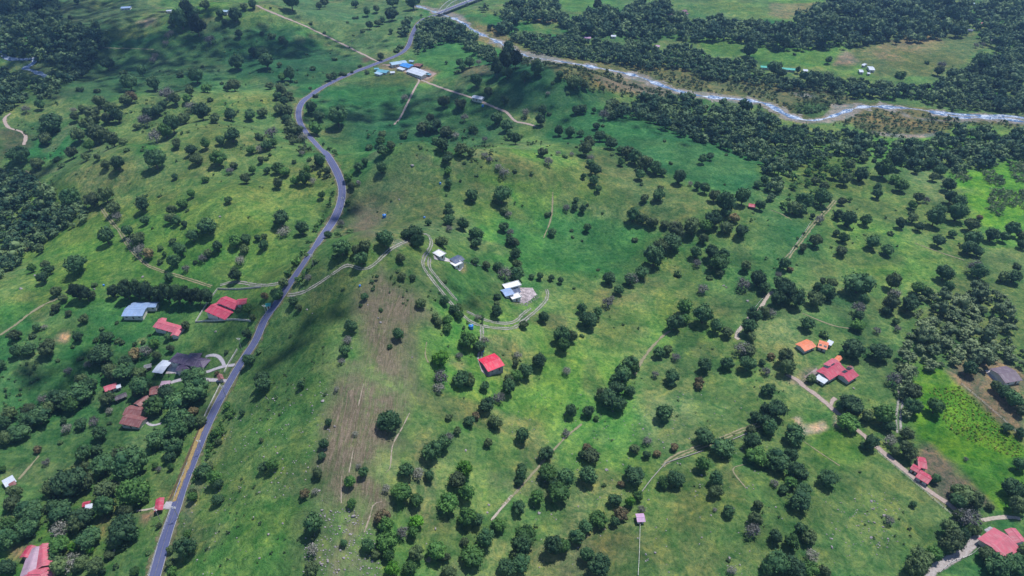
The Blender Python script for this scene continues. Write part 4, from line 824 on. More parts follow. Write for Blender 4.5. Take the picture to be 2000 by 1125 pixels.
# ------------------------------------------------------------------ boulders
def rock_mesh(seed, sub=2):
    r = np.random.RandomState(seed); V, Fa = (BALL2 if sub == 2 else BALL1); V = V.copy()
    for k in range(9):
        n = r.normal(size=3); n /= np.linalg.norm(n); c = r.uniform(.45, .8); dd = V@n; V -= np.outer(np.maximum(dd-c, 0), n)
    V *= np.array([1, .8, .62])*(1+.06*r.normal(size=(len(V), 1))); return V, Fa
RM = [mesh_np('boulder', *rock_mesh(s), M['rock']) for s in range(5)]
ROCKS = {'C2': '392 100 35 100 88 22 330 130 18 190 238 18 78 270 18 125 405 22 45 428 20 570 775 40 545 748 24 403 775 22 430 795 22 72 882 26 20 815 18 20 1022 26 465 955 26 495 975 26 515 1020 30 385 1055 30 420 1040 30 485 1090 26 660 1080 22 682 1040 30 330 940 34 350 960 34 550 880 26 530 855 22 490 850 22 440 745 24 385 740 30 460 250 26 372 625 26 305 490 20 20 635 24 655 1110 20 157 817 20 1355 755 24 1365 710 26 1050 850 28 998 937 16 310 960 30 340 1000 26 475 1105 22 520 1090 20 545 775 20 525 790 20 340 635 20 410 800 16 1230 390 26 115 370 18',
         'C3': '158 757 34 230 765 16 388 718 20 258 795 16 705 240 16 768 265 20 885 343 18 890 375 18 800 680 20 785 1000 22 838 990 26 1112 535 22 1075 630 18 1110 900 20 1187 173 14 970 465 18 555 505 34 1165 770 20 1375 610 18 920 1103 14 1335 1060 20 1275 1020 24 515 665 16 1190 735 26 300 320 24 1100 590 16 1040 320 14',
         'C4': '500 27 26 408 737 20 605 690 30 615 735 24 690 738 18 680 772 34 622 812 26 672 838 26 605 902 30 702 908 22 373 908 24 375 957 30 530 830 18 637 1000 16 45 722 18 770 735 16 80 790 14 625 690 20 365 905 16 645 960 14',
         'B2': '730 765 26 715 740 18 1175 660 16 300 690 20 330 712 14 655 662 16 560 915 16 840 45 18 915 970 22', 'A2': '915 970 34 600 1065 30 560 245 10', 'B1': '835 500 30 125 568 30 1290 145 26 205 490 22 1265 820 22 555 570 22', 'B3': '1240 550 24 1380 640 30 1255 560 20'}
bx = []
for tl, s in ROCKS.items():
    v = np.array(list(map(float, s.split()))).reshape(-1, 3); p = tp(tl, v[:, :2]); bx += [(p[i, 0], p[i, 1], v[i, 2]/3) for i in range(len(v))]
bx = np.array(bx); bg_ = ground(bx[:, 0], bx[:, 1])
NUMW = ['', 'second ', 'third ', 'fourth ', 'fifth ', 'sixth ', 'seventh ', 'eighth ', 'ninth ', 'tenth ', 'eleventh ', 'twelfth ', 'thirteenth ', 'fourteenth ', 'fifteenth ', 'sixteenth ', 'seventeenth ', 'eighteenth ', 'nineteenth ', 'twentieth ']+['%dth ' % i for i in range(21, 90)]
class Labeller:
    def __init__(s): s.items = []
    def add(s, o, px, py, desc): s.items.append((o, px, py, desc))
    def run(s):
        gr = {}
        for o, px, py, desc in s.items:
            l = min(LAND, key=lambda q: math.hypot(q[0]-px, (q[1]-py)*1.25)); dx = px-l[0]; dy = py-l[1]
            dr = ('right of' if dx > 0 else 'left of') if abs(dx) > abs(dy) else ('below' if dy > 0 else 'above')
            gr.setdefault((desc, l[2], dr), []).append((math.hypot(dx, dy), o))
        for (desc, l, dr), v in gr.items():
            v.sort(key=lambda q: q[0])
            for i, (_, o) in enumerate(v):
                o['label'] = f'{desc} {dr} {l}' + ('' if len(v) == 1 else (', nearest to it' if i == 0 else f', {NUMW[i]}nearest'))
LB = Labeller()
for i in range(len(bx)):
    r = bx[i, 2]/(FPX/bg_[i, 3])/2*.8; r = max(r, .5)
    o = link('boulder', RM[i % 5], None, (bg_[i, 0], bg_[i, 1], bg_[i, 2]+r*.22), random.uniform(0, 6.3)); o.scale = (r, r*random.uniform(.8, 1.1), r*random.uniform(.8, 1.2))
    tag(o, None, 'boulder', 'boulders scattered in the pastures'); LB.add(o, bx[i, 0], bx[i, 1], 'large grey boulder' if bx[i, 2] > 9 else ('grey boulder' if bx[i, 2] > 7 else 'small grey boulder'))

# ------------------------------------------------------------------ tree prototypes (crown width 1, base at z = 0)
def leaf_quads(rs, C, Nn, size, flat_=.25):
    """leaf-clump quads at points C facing roughly along Nn"""
    n = len(C); Nn = Nn+rs.normal(size=(n, 3))*.55; Nn /= np.linalg.norm(Nn, axis=1)[:, None]
    a = np.cross(Nn, rs.normal(size=(n, 3))); a /= np.linalg.norm(a, axis=1)[:, None]+1e-9; b = np.cross(Nn, a)
    s = size*rs.uniform(.6, 1.4, (n, 1)); b = b*rs.uniform(.55, 1, (n, 1))
    k = rs.uniform(.7, 1.2, (4, n, 1)); V = np.stack([C+a*s*k[0], C+b*s*k[1], C-a*s*k[2]+Nn*s*flat_, C-b*s*k[3]-Nn*s*flat_], 1)
    return V.reshape(-1, 3), np.arange(4*n).reshape(n, 4)
def crown(seed, kind='d', nl=26, nleaf=900, lsize=.042, low=False):
    rs = np.random.RandomState(seed); tall = {'c': 1.15, 's': .5, 'y': .62, 'b': .62}.get(kind, rs.uniform(.66, .86)); zc = {'s': .24, 'c': .62, 'y': .34, 'b': .34}.get(kind, .09+tall*.47)
    L = []; R = []
    ax = rs.uniform(.86, 1.12); ay = 1/ax
    for i in range(nl):
        d = rs.normal(size=3); d[2] = abs(d[2])*1.0-.35; d /= np.linalg.norm(d); q = rs.uniform(.35, 1)**.5
        r = rs.uniform(.11, .21)*(1.15 if i < 6 else 1); p = d*q*np.array([.5-r*.75, .5-r*.75, tall*.5-r*.5])
        p[:2] *= (ax, ay)
        if kind == 'c': zz = p[2]/(tall*.5); p[:2] *= (1.0-.55*max(0, zz))
        L.append(p+(0, 0, zc)); R.append(r)
    L = np.array(L); R = np.array(R); ton = np.clip(rs.normal(.42, .26, nl), 0, 1)
    V = []; Fq = []; T = []; k = 0; Ft = []
    base, bf = BALL1
    for p, r, t in zip(L, R, ton):
        dis = 1+.28*rs.normal(size=(len(base), 1)); sc_ = .80 if kind not in 'y' else .35
        V.append(base*r*sc_*dis+p); Ft.append(bf+k); k += len(base); T.append(np.full(len(base), t*.7))
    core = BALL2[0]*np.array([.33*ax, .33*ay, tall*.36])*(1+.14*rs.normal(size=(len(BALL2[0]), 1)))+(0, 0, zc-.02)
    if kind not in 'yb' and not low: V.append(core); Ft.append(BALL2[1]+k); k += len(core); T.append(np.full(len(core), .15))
    w_ = R**2/np.sum(R**2); idx = rs.choice(nl, nleaf, p=w_); d = rs.normal(size=(nleaf, 3)); d[:, 2] += .25; d /= np.linalg.norm(d, axis=1)[:, None]
    C = L[idx]+d*R[idx][:, None]*rs.uniform(.75, 1.22, (nleaf, 1)); lv, lf = leaf_quads(rs, C, d, lsize)
    V.append(lv); T.append(np.repeat(np.clip(ton[idx]+rs.normal(0, .16, nleaf), 0, 1), 4)); 
    return np.vstack(V), [np.vstack(Ft), lf+k], np.concatenate(T), L, R
def trunk_mb(seed, L, kind):
    rs = np.random.RandomState(seed); m = MB(); hgt = .9 if kind == 'c' else .42
    pts = [(0, 0, -.06), (.01, .01, hgt*.35), (rs.uniform(-.03, .03), rs.uniform(-.03, .03), hgt)]; rr = [.045, .034, .024] if kind != 'c' else [.035, .028, .012]
    for i in range(2): m.tube(pts[i], pts[i+1], rr[i], rr[i+1], 7)
    for p in L[rs.permutation(len(L))[:9 if kind != 'y' else 16]]:
        s = Vector(pts[1]).lerp(Vector(pts[2]), rs.uniform(.3, 1)); e = Vector(p); mid = s.lerp(e, .55)+Vector((0, 0, .04)); m.tube(s, mid, .016, .010, 5); m.tube(mid, e, .010, .004, 5)
    return m
PROTO = {}
for kind, nv in (('d', 10), ('g', 6), ('G', 3), ('o', 8), ('y', 4), ('b', 3), ('c', 3)):
    for v in range(nv):
        sd_ = ord(kind)*10+v; V, Fa, T, L, R = crown(sd_, kind, nl=30 if kind != 'y' else 34, nleaf={'y': 620, 'b': 700}.get(kind, 1150), lsize={'y': .026, 'c': .036}.get(kind, .038))
        cm = mesh_np('crown', V, [Fa[0], Fa[1]], LEAF[kind], False, {'tone': T}); tm = trunk_mb(sd_, L, kind).me('trunk', M['palebark'] if kind in 'yb' else M['bark'])
        PROTO.setdefault(kind, []).append((cm, tm))
SHR = []
for v in range(5):
    V, Fa, T, L, R = crown(900+v, 's', nl=10, nleaf=260, lsize=.075); SHR.append(mesh_np('shrub', V-np.array([0, 0, .04]), [Fa[0], Fa[1]], LEAF['s'], False, {'tone': T}))

TREES = {
'A1': '1060 120 130 d 1150 140 120 c 1100 60 110 c 1010 130 60 o 1130 85 110 d 630 375 90 d 830 420 70 d 720 425 60 s 760 495 110 d 900 500 90 d 1060 435 60 s 1185 388 30 s 1400 205 50 d 1480 305 60 d 1390 370 100 d 1150 455 100 d 470 520 60 s 570 530 50 s 235 620 65 d 300 715 165 d 270 760 90 d 150 640 60 y 580 595 90 o 760 570 90 b 735 590 80 o 970 545 110 y 1115 540 60 o 1025 585 80 o 960 615 55 d 870 670 80 d 920 650 80 d 1095 585 60 g 1210 515 70 g 1370 500 90 o 1300 487 30 s 1230 585 45 s 1350 675 90 d 1465 680 80 d 1260 695 70 o 1180 660 120 d 1120 620 90 y 1010 740 110 d 970 780 90 g 910 800 100 y 1080 700 80 o 840 700 90 y 690 690 80 d 630 695 80 o 540 665 100 o 650 640 90 o 440 690 60 o 430 645 50 y 510 730 100 o 460 800 90 o 570 790 130 o 660 820 100 o 520 860 70 g 720 830 60 o 1035 845 70 o 1120 880 80 d 1205 850 65 g 1360 795 110 d 1290 825 70 d 1470 880 60 g 1275 930 120 g 1150 930 90 o 910 945 130 d 570 925 45 o 620 965 70 o 690 965 90 d 500 920 60 o 740 880 40 s 830 880 30 s 420 900 80 o 330 935 50 s 360 970 50 s 100 900 150 d 200 810 40 s 260 820 90 o 215 960 90 o 1025 1035 45 d 1205 1050 50 g 1345 1000 60 y 1370 970 50 o 1480 1000 50 g 1440 1050 70 o 1230 230 70 y 980 210 45 y 970 250 45 y 910 330 50 y 895 352 45 y 1000 190 50 y 450 10 40 d 415 110 35 o 1200 30 70 o 1290 80 60 d 1380 100 80 d 1430 40 50 o 1480 30 60 d 1320 130 50 d 350 700 40 y 480 640 50 o 800 740 50 o 1330 515 50 o 860 740 40 s 1210 640 40 s 560 700 60 o',
'A2': '580 25 50 d 800 10 90 d 795 85 90 d 650 75 50 d 665 155 45 d 715 135 50 o 740 125 40 d 625 180 35 s 705 55 50 o 575 105 30 s 535 130 25 s 590 105 30 s 570 205 20 s 370 35 50 o 400 15 60 o 205 10 120 d 85 45 20 s 320 135 35 s 400 190 30 s 920 15 100 d 790 185 35 d 850 270 50 s 825 295 45 s 35 195 35 d 95 210 60 s 150 235 45 o 175 255 40 d 20 310 60 d 60 360 110 d 50 310 70 d 135 378 40 o 298 315 25 s 460 345 40 s 330 400 50 s 435 312 15 s 200 445 80 d 235 480 30 s 155 455 60 g 80 500 60 o 140 515 60 o 180 490 40 s 430 455 50 o 460 445 45 d 315 515 30 s 500 430 40 s 520 435 40 s 560 420 30 s 125 565 55 d 165 595 60 d 150 540 70 o 190 560 60 o 140 640 80 o 190 660 70 o 180 695 60 d 35 660 70 o 200 730 70 o 230 770 100 o 280 810 80 y 215 830 50 o 90 770 90 y 60 850 80 d 100 840 60 g 20 800 70 s 85 905 30 s 375 945 80 d 310 935 40 s 130 985 90 g 285 1050 90 g 65 1000 50 d 230 1060 70 g 170 1010 70 g 420 1000 50 o 330 1060 60 y 220 950 40 s 130 1080 70 o 20 870 60 y 325 640 80 d 370 680 80 d 480 700 120 d 350 560 50 s 350 760 90 g 740 790 60 o 730 830 70 g 740 885 80 d 790 860 60 o 660 860 60 s 860 795 60 s 880 770 40 s 640 950 50 d 600 985 60 d 735 990 75 d 460 885 40 s 1010 740 100 d 980 750 90 o 1060 740 80 d 1110 770 90 o 1170 790 60 y 1100 600 80 o 1200 610 90 o 1270 760 70 s 1050 820 60 d 1090 850 90 d 1130 900 50 s 1200 880 90 o 1260 895 60 o 1120 935 70 d 1125 1005 55 g 1130 1080 55 d 1340 815 50 y 1370 930 50 y 1340 905 50 y 1420 975 60 y 1450 1010 80 y 1220 955 30 s 1290 1025 30 s 965 865 25 s 1020 690 60 o 1220 690 60 y 870 570 60 y 1115 368 25 d 1195 370 60 d 1250 370 70 d 1305 365 50 y 1210 400 50 d 1370 355 50 d 1175 420 50 s 1290 480 90 d 1455 590 60 d 1360 540 60 o 1410 700 90 d 1470 740 90 d 1490 800 60 d 1460 350 110 c 1410 400 90 c 1480 300 90 d 1470 430 80 d 1230 280 40 s 1330 285 40 s 730 335 50 o 610 385 30 s 650 425 40 s 540 1040 60 g 560 1090 60 o 600 1070 40 y 270 900 40 y 60 930 40 s 300 990 50 g 30 940 50 o',
'A3': '1395 240 85 c 1395 300 90 d 500 30 60 c 480 180 45 c 710 170 50 c 150 410 90 d 75 450 80 d 20 340 90 c 280 440 60 d 240 485 30 s 370 480 110 o 430 510 50 o 210 545 35 y 330 545 35 s 375 650 60 d 415 645 60 d 395 640 45 g 480 650 35 d 180 650 70 d 165 710 70 d 80 660 60 y 220 665 35 s 495 740 50 d 535 735 30 s 275 775 60 d 340 780 70 d 400 780 55 d 515 800 80 d 580 840 90 d 560 810 60 g 450 840 90 o 430 880 90 o 405 825 25 s 585 905 30 s 310 915 40 s 350 900 40 y 270 895 40 y 180 895 70 o 215 945 70 y 460 960 60 d 490 1000 80 d 480 1060 70 d 420 1035 40 d 505 1110 50 d 640 955 50 g 460 925 60 y 680 900 90 o 720 930 90 d 780 960 110 o 840 990 90 d 880 1010 60 d 640 880 60 d 750 1030 70 d 760 1080 30 s 980 1050 85 d 1160 920 55 d 1115 940 60 d 1255 905 30 s 895 825 30 s 930 955 30 s 1085 1095 50 d 1130 1110 70 d 1045 1075 40 y 870 1105 50 o 1245 840 50 g 330 840 20 s 380 860 25 s 20 820 70 d 20 1000 40 s 115 1015 35 s 1245 1080 20 s 540 675 80 y 590 610 90 o 1440 1080 60 d 1480 1060 60 d 80 690 30 s 560 650 60 o',
'A4': '1250 370 110 d 355 355 50 d 155 318 25 s 40 400 100 d 80 430 70 d 175 415 40 d 1020 380 60 y 1000 420 60 o 545 1030 100 d 680 1000 120 g 750 950 110 d 740 1050 60 g 780 1090 90 g 820 970 50 s 640 1110 60 d 480 970 70 o 620 940 40 s 390 1020 80 g 450 1060 80 o 1010 1000 90 d 1060 1090 90 d 1040 1070 60 y 1220 265 40 y 1260 262 35 y 930 365 35 s 780 435 80 s 850 850 110 d 170 790 90 d 145 250 60 d 580 250 50 s 300 960 60 g 280 1060 60 o 230 1010 50 g 330 1100 60 o 560 930 60 o 720 920 60 o 870 1000 50 g 940 960 70 d 970 1040 60 o 1120 880 60 o',
'B1': '420 50 100 d 540 50 90 o 620 30 90 o 660 100 80 o 685 145 60 y 835 80 85 d 850 168 55 d 1065 70 65 g 1120 15 50 g 1338 48 45 g 1095 108 30 s 1005 110 55 o 1000 155 70 o 1035 170 60 d 1080 190 40 d 1215 195 130 d 1130 258 75 d 625 268 100 d 895 210 20 s 750 235 70 d 810 270 80 o 770 285 70 y 820 340 80 y 870 362 70 b 1010 288 45 s 940 328 40 s 965 368 30 g 1055 345 80 d 1020 410 70 d 940 408 40 s 1275 325 65 d 1185 385 60 y 1220 360 50 o 1140 412 35 s 1090 450 50 y 1380 290 80 g 1440 275 65 d 1430 335 60 o 1405 400 70 y 1380 480 75 c 990 505 55 d 445 430 130 d 265 425 50 o 290 460 60 d 255 505 70 d 190 450 50 g 235 335 55 o 330 585 65 o 660 580 70 c 740 580 90 c 800 580 90 c 860 590 90 c 920 600 80 c 980 600 90 c 1040 605 90 c 1100 610 90 c 1160 610 90 c 1215 620 70 c 450 590 80 c 500 595 80 c 540 605 50 o 550 545 40 s 370 625 50 o 330 680 50 o 310 705 40 s 400 712 40 o 490 745 60 o 215 800 45 d 255 790 40 y 90 845 70 o 190 845 50 s 460 855 60 d 625 855 80 d 100 940 70 d 170 925 80 d 280 920 100 o 590 950 140 d 470 975 40 s 515 1010 50 y 5 1020 55 d 400 1050 50 y 335 985 30 s 690 870 40 s 720 880 40 s 790 950 80 b 850 930 80 y 920 960 60 o 905 890 60 g 740 1000 90 d 720 1040 130 d 650 1060 100 o 480 1110 80 o 820 1060 70 o 840 1120 60 o 1000 920 50 o 1090 790 50 o 985 850 50 d 1130 1085 130 d 1450 690 60 g 1480 740 40 o 1450 840 60 d 1460 990 70 d 1400 690 40 s 560 865 40 s 840 880 35 s 790 890 35 s 600 800 35 s 685 765 25 s 430 905 30 s 1325 935 35 s 1270 1060 30 b 1030 630 20 s 95 850 40 s',
'B2': '145 160 105 d 270 222 75 d 165 225 80 y 10 270 40 d 50 265 35 o 45 315 60 d 385 25 45 g 420 250 50 d 500 185 50 y 550 230 40 s 500 330 110 d 755 280 110 d 590 340 70 o 640 330 80 o 615 395 90 d 930 250 105 d 880 250 70 d 950 300 80 d 1010 180 45 d 1130 90 50 d 1130 130 65 d 1130 165 70 d 1130 215 50 y 1215 195 75 d 1290 255 85 d 1290 300 70 d 1265 25 75 d 1440 25 110 d 1455 110 50 o 1450 210 60 d 1480 130 50 y 1490 290 60 d 1490 240 60 y 1285 405 50 d 1350 435 50 o 1460 480 90 y 1420 440 60 d 1090 290 80 o 455 380 40 s 350 405 40 s 190 480 45 s 305 500 50 y 160 530 60 o 270 540 40 s 120 600 90 d 215 640 60 d 50 610 50 b 510 565 30 s 635 615 45 d 685 568 25 s 610 665 30 s 555 790 80 d 535 865 65 y 520 935 65 d 500 990 50 y 965 655 65 o 835 840 70 d 785 905 40 s 850 385 60 o 855 495 50 o 830 465 30 s 915 500 50 s 1105 520 40 s 1105 635 60 d 1050 735 50 o 1070 765 50 o 1125 750 60 g 1190 670 40 s 1160 690 60 d 1190 725 60 g 1320 735 40 s 1415 620 50 d 1410 710 70 d 1410 665 40 o 1240 880 100 g 1310 910 80 d 1340 870 60 y 1080 985 105 G 1085 1085 90 y 1190 960 50 y 1200 1090 110 d 1250 1110 80 o 1120 800 60 g 40 1105 90 d 265 1110 50 s 200 840 30 s 730 690 30 s 1480 1100 60 o 20 935 40 s 250 680 40 o 300 370 30 s 1300 735 45 y',
'B3': '235 238 55 d 440 215 50 d 355 262 25 s 350 225 30 s 410 285 20 s 375 50 35 d 368 90 40 d 415 105 45 d 440 75 25 s 530 122 20 s 780 40 55 o 860 20 80 d 710 145 80 d 760 160 70 o 820 178 70 o 895 190 55 o 720 280 45 s 505 455 25 s 570 510 80 d 625 578 60 d 560 650 70 y 585 625 40 y 285 522 38 d 115 495 38 d 165 500 42 d 230 505 38 d 30 480 90 d 20 370 70 d 15 300 60 o 30 430 60 o 365 562 25 s 1350 40 100 d 1185 30 70 o 1250 80 110 d 1255 120 70 d 1305 150 65 b 1180 165 100 d 1255 210 80 o 1340 235 80 d 1060 210 110 o 1135 200 80 g 1120 280 60 o 960 240 100 o 940 285 130 d 870 330 90 o 830 390 120 d 700 510 90 y 760 480 80 d 690 520 70 d 805 335 40 y 1075 360 70 d 1085 415 60 y 1170 365 80 d 1240 365 70 d 1215 420 110 g 1215 475 50 o 1160 440 40 o 1370 440 65 o 1355 540 90 y 1440 515 95 d 1480 570 70 d 1120 565 75 y 1160 500 40 s 1455 85 60 d 1010 685 100 g 955 770 110 d 1010 745 70 g 1120 730 115 d 1195 795 80 d 1260 825 70 o 1420 730 90 d 1385 800 90 d 1400 850 60 o 1480 700 70 o 1355 915 110 y 1390 930 90 o 1380 1015 100 d 1260 1010 85 d 1130 1020 90 d 860 945 75 d 910 930 60 o 960 965 60 y 940 1085 90 d 840 1070 50 y 690 1010 100 d 650 1080 110 d 715 1035 80 g 600 1100 60 d 320 1050 60 y 160 1000 90 d 80 1055 90 d 20 1080 80 g 20 1010 40 o 30 960 60 y 290 850 100 d 300 910 80 g 350 850 70 o 410 690 60 d 450 750 115 d 500 710 60 d 185 740 65 d 70 780 55 o 410 840 30 s 980 480 60 s 1490 1050 60 y 1100 1110 60 b 1465 1000 40 d 210 130 40 s 320 90 50 y 960 190 60 y',
'B4': '640 15 60 d 320 40 100 d 210 70 90 d 150 100 80 o 190 105 70 d 435 60 50 o 480 45 30 g 260 145 30 d 305 160 60 y 412 137 60 d 472 168 90 d 575 170 70 g 280 290 75 o 205 330 50 o 400 240 45 d 445 270 65 g 430 345 70 o 615 300 85 d 700 340 75 d 775 190 60 d 845 160 60 o 885 205 60 d 975 165 95 d 1000 120 80 d 845 80 50 g 880 35 60 o 930 45 50 y 1120 60 90 d 1070 40 70 d 1110 130 110 d 1080 245 50 d 1000 290 75 d 720 242 40 s 1190 200 80 o 1240 150 40 b 1200 280 100 d 1180 330 90 d 1230 355 60 d 1215 440 100 y 1240 475 90 d 1310 260 80 d 1380 270 60 d 1430 225 80 d 1490 310 60 d 1490 260 60 o 1460 435 50 s 1440 495 95 d 1370 500 60 o 1035 480 105 d 540 525 185 d 95 430 70 d 130 450 40 b 60 490 50 y 110 590 120 d 75 550 90 d 170 640 100 d 60 630 90 d 375 535 65 o 320 525 40 o 290 565 60 d 340 590 90 d 280 635 100 o 20 710 60 y 230 775 90 d 560 640 65 d 530 685 90 y 535 720 65 d 525 780 85 g 340 835 70 s 500 920 140 d 660 935 130 d 730 535 90 o 745 600 80 y 880 570 80 g 830 660 110 d 720 660 100 o 640 810 50 y 750 760 45 g 760 800 50 y 100 980 100 o 20 960 50 b 110 1040 90 o 1180 1040 90 d 740 1100 100 y 250 1090 60 o 1120 90 60 d 360 610 70 d 700 700 60 d 840 120 40 s 930 600 70 d 1060 560 60 d',
'C1': '100 280 130 d 30 320 90 o 220 190 140 d 160 215 90 d 350 90 130 d 290 140 90 o 470 40 150 d 530 20 90 d 420 130 90 g 170 150 80 o 60 180 80 o 20 240 80 d 250 90 60 y 475 235 75 d 390 260 70 y 350 345 35 s 220 385 50 b 585 300 90 d 550 220 60 y 640 160 50 y 630 95 90 o 830 25 110 d 800 60 50 o 640 230 30 s 375 218 40 d 270 460 50 y 900 120 140 g 1040 110 150 d 980 60 100 d 1150 50 150 d 1130 160 60 b 1050 210 130 d 1110 230 90 d 1040 280 120 d 1180 220 60 o 920 320 140 d 1020 370 110 d 1000 420 80 d 490 415 95 d 570 395 65 d 600 480 130 d 760 470 200 d 700 420 100 o 820 440 100 d 500 490 60 o 410 590 200 d 320 600 120 o 490 580 120 o 780 640 180 g 840 660 80 g 630 620 130 o 620 730 120 d 740 760 90 o 720 850 190 d 680 920 100 o 770 880 100 d 370 750 140 d 480 780 140 d 320 720 80 d 350 850 120 y 450 830 100 o 520 900 140 d 170 740 150 d 190 800 120 d 80 700 100 o 160 850 120 d 50 830 90 g 50 920 120 d 110 900 80 d 350 950 110 g 430 965 60 G 530 975 45 G 420 1040 120 y 480 1050 90 o 350 1070 110 o 560 1070 100 o 310 1010 70 d 40 1080 100 d 90 640 80 o 1195 510 100 d 1260 560 90 g 1280 590 60 d 1275 680 70 d 1090 970 115 d 1420 170 40 d 1330 130 50 g 1280 290 60 g 1280 340 45 o 1010 1100 60 g 1130 670 60 g 1000 1050 60 o 1130 640 50 o 870 990 40 s 790 1100 60 g 1005 490 40 g 910 480 40 g 20 500 40 g 930 830 35 o 1000 970 50 o 930 500 40 y 540 200 40 s 700 380 60 g 1100 880 50 g 1230 480 50 o 640 1000 60 o',
'C2': '45 15 90 d 265 10 45 d 405 60 30 s 425 230 45 d 400 352 65 d 385 425 52 d 362 530 60 o 45 485 70 d 100 480 70 g 285 640 65 b 345 630 50 y 340 830 110 d 330 905 35 o 335 975 85 y 325 1090 90 o 515 935 45 d 550 580 75 g 630 525 60 d 560 700 60 g 780 222 140 d 745 210 70 d 825 225 60 d 580 290 40 y 740 780 100 b 765 835 95 g 655 955 85 d 770 930 120 g 850 640 115 g 760 610 60 y 940 690 80 g 880 510 100 d 950 520 80 y 1015 545 65 d 1030 400 120 d 1100 360 90 d 1130 310 60 y 1180 275 50 o 1250 220 70 d 1290 185 50 b 1350 130 100 d 1425 80 80 y 1480 30 90 d 1405 220 90 o 1360 350 55 o 1130 195 45 o 1225 510 100 G 1175 570 100 o 1235 655 100 g 1125 700 130 g 1240 790 110 g 1290 800 90 d 1420 825 85 g 1345 915 105 d 1265 1005 140 g 1220 925 50 o 1060 985 110 g 1110 1020 60 o 940 1000 95 o 940 810 85 G 860 870 80 y 920 880 70 g 780 1010 80 g 800 1095 90 G 900 1090 90 g 1130 1110 90 o 1465 1080 110 d 1340 15 60 d 1250 0 60 d 1070 20 80 y 1190 0 70 d 600 480 40 y 470 30 40 y 1010 1030 40 y 30 330 30 o 700 1000 60 o 190 90 15 s',
'C3': '60 310 90 d 345 165 75 d 445 165 75 d 495 200 35 g 560 90 120 d 530 60 80 o 610 30 90 d 690 45 70 d 625 130 100 d 890 180 105 d 1095 10 55 b 930 0 50 d 315 285 60 y 200 410 95 d 210 520 110 g 310 570 110 d 275 640 135 g 250 600 80 d 55 540 70 d 40 580 50 d 60 495 60 d 145 665 90 g 40 725 85 d 440 370 60 b 460 420 100 o 410 420 50 d 450 540 115 d 715 535 130 d 690 520 70 g 640 585 45 b 605 680 85 d 740 660 60 g 690 700 60 G 640 755 90 b 600 810 60 d 760 730 50 y 510 795 110 g 430 840 90 d 380 900 95 d 240 960 120 d 300 960 90 g 80 900 120 g 60 960 110 d 50 1050 130 d 440 1010 90 d 510 1060 140 d 720 385 65 o 790 335 60 y 850 405 50 b 950 370 55 b 790 420 50 d 1130 310 125 d 1240 370 140 d 1115 480 90 g 960 560 105 d 890 575 75 g 1195 565 90 d 1195 630 90 o 1270 745 75 d 1190 735 30 y 1400 270 60 o 1425 195 65 d 1480 230 90 d 1405 345 100 d 1440 420 130 g 1440 715 55 o 1425 800 90 o 1410 860 100 y 1490 40 70 d 1490 150 70 d 1290 1090 60 y 1490 1050 60 d 540 590 30 s 20 1000 60 o 1270 1030 30 s',
'C4': '10 40 70 d 50 155 125 d 10 265 90 d 155 300 130 d 490 120 140 d 430 130 70 d 480 220 130 g 580 190 80 o 680 190 120 g 710 250 80 d 840 50 110 o 850 140 110 d 980 140 100 g 600 350 90 d 560 360 50 d 720 330 80 y 810 300 80 o 820 400 110 o 740 400 60 o 980 560 60 d 350 560 110 d 60 450 140 d 130 430 90 d 170 520 120 d 190 680 140 d 210 620 90 d 130 580 80 g 90 620 60 d 40 580 60 y 0 470 70 g 850 705 40 d 710 800 65 y 45 900 80 d 140 930 90 g 190 860 80 d 240 900 90 o 260 1005 90 y 60 1050 150 d 0 1080 90 d 150 1080 140 d 240 1090 110 g 330 1100 70 o 1150 640 140 o 1110 690 90 d 1220 690 90 o 1180 790 130 y 1120 780 80 o 1060 860 100 o 1080 920 150 o 1140 900 80 d 900 1020 130 o 970 1000 90 g 860 1090 120 o 1300 720 50 o 1430 610 130 d 1490 640 90 d 1480 480 80 d 1460 720 110 o 1440 90 110 d 1480 160 70 o 1380 50 80 d 1400 260 60 d 1480 290 60 d 1280 1000 100 o 1350 1060 140 d 1450 1050 130 d 1490 990 70 o 1160 440 30 y 540 515 20 s 1210 860 70 o 1330 20 60 o'}
NAME = {'d': ('broadleaf_tree', 'dark green tree', 'tree', 'broadleaf trees dotted over the pastures'), 'g': ('leafy_tree', 'fresh green tree', 'tree', 'lighter green trees'), 'G': ('leafy_tree', 'vivid green tree', 'tree', 'lighter green trees'),
        'o': ('olive_tree', 'olive green tree', 'tree', 'olive green trees'), 'y': ('pale_tree', 'pale grey twiggy tree', 'tree', 'pale grey twiggy trees'), 'b': ('rusty_tree', 'rust brown tree', 'tree', 'rust brown trees'),
        'c': ('conifer', 'tall dark conifer', 'conifer', 'dark conifers'), 's': ('shrub', 'low dark shrub', 'shrub', 'low shrubs')}
tr_ = []
for tl, s in TREES.items():
    t = s.split()
    for i in range(0, len(t), 4):
        p = tp(tl, [(float(t[i]), float(t[i+1]))])[0]; tr_.append((p[0], p[1], float(t[i+2])/3*(.88 if p[1] < 375 else 1.0), t[i+3]))
P = np.array([(a, b) for a, b, c, k in tr_]); W = np.array([c for a, b, c, k in tr_]); g0 = ground(P[:, 0], P[:, 1])
Wm = W/(FPX/g0[:, 3]); hc = Wm*np.array([.66 if k == 'c' else (.25 if k == 's' else .42) for *_, k in tr_])
g1 = ground(P[:, 0], P[:, 1], hc); cnt = {}
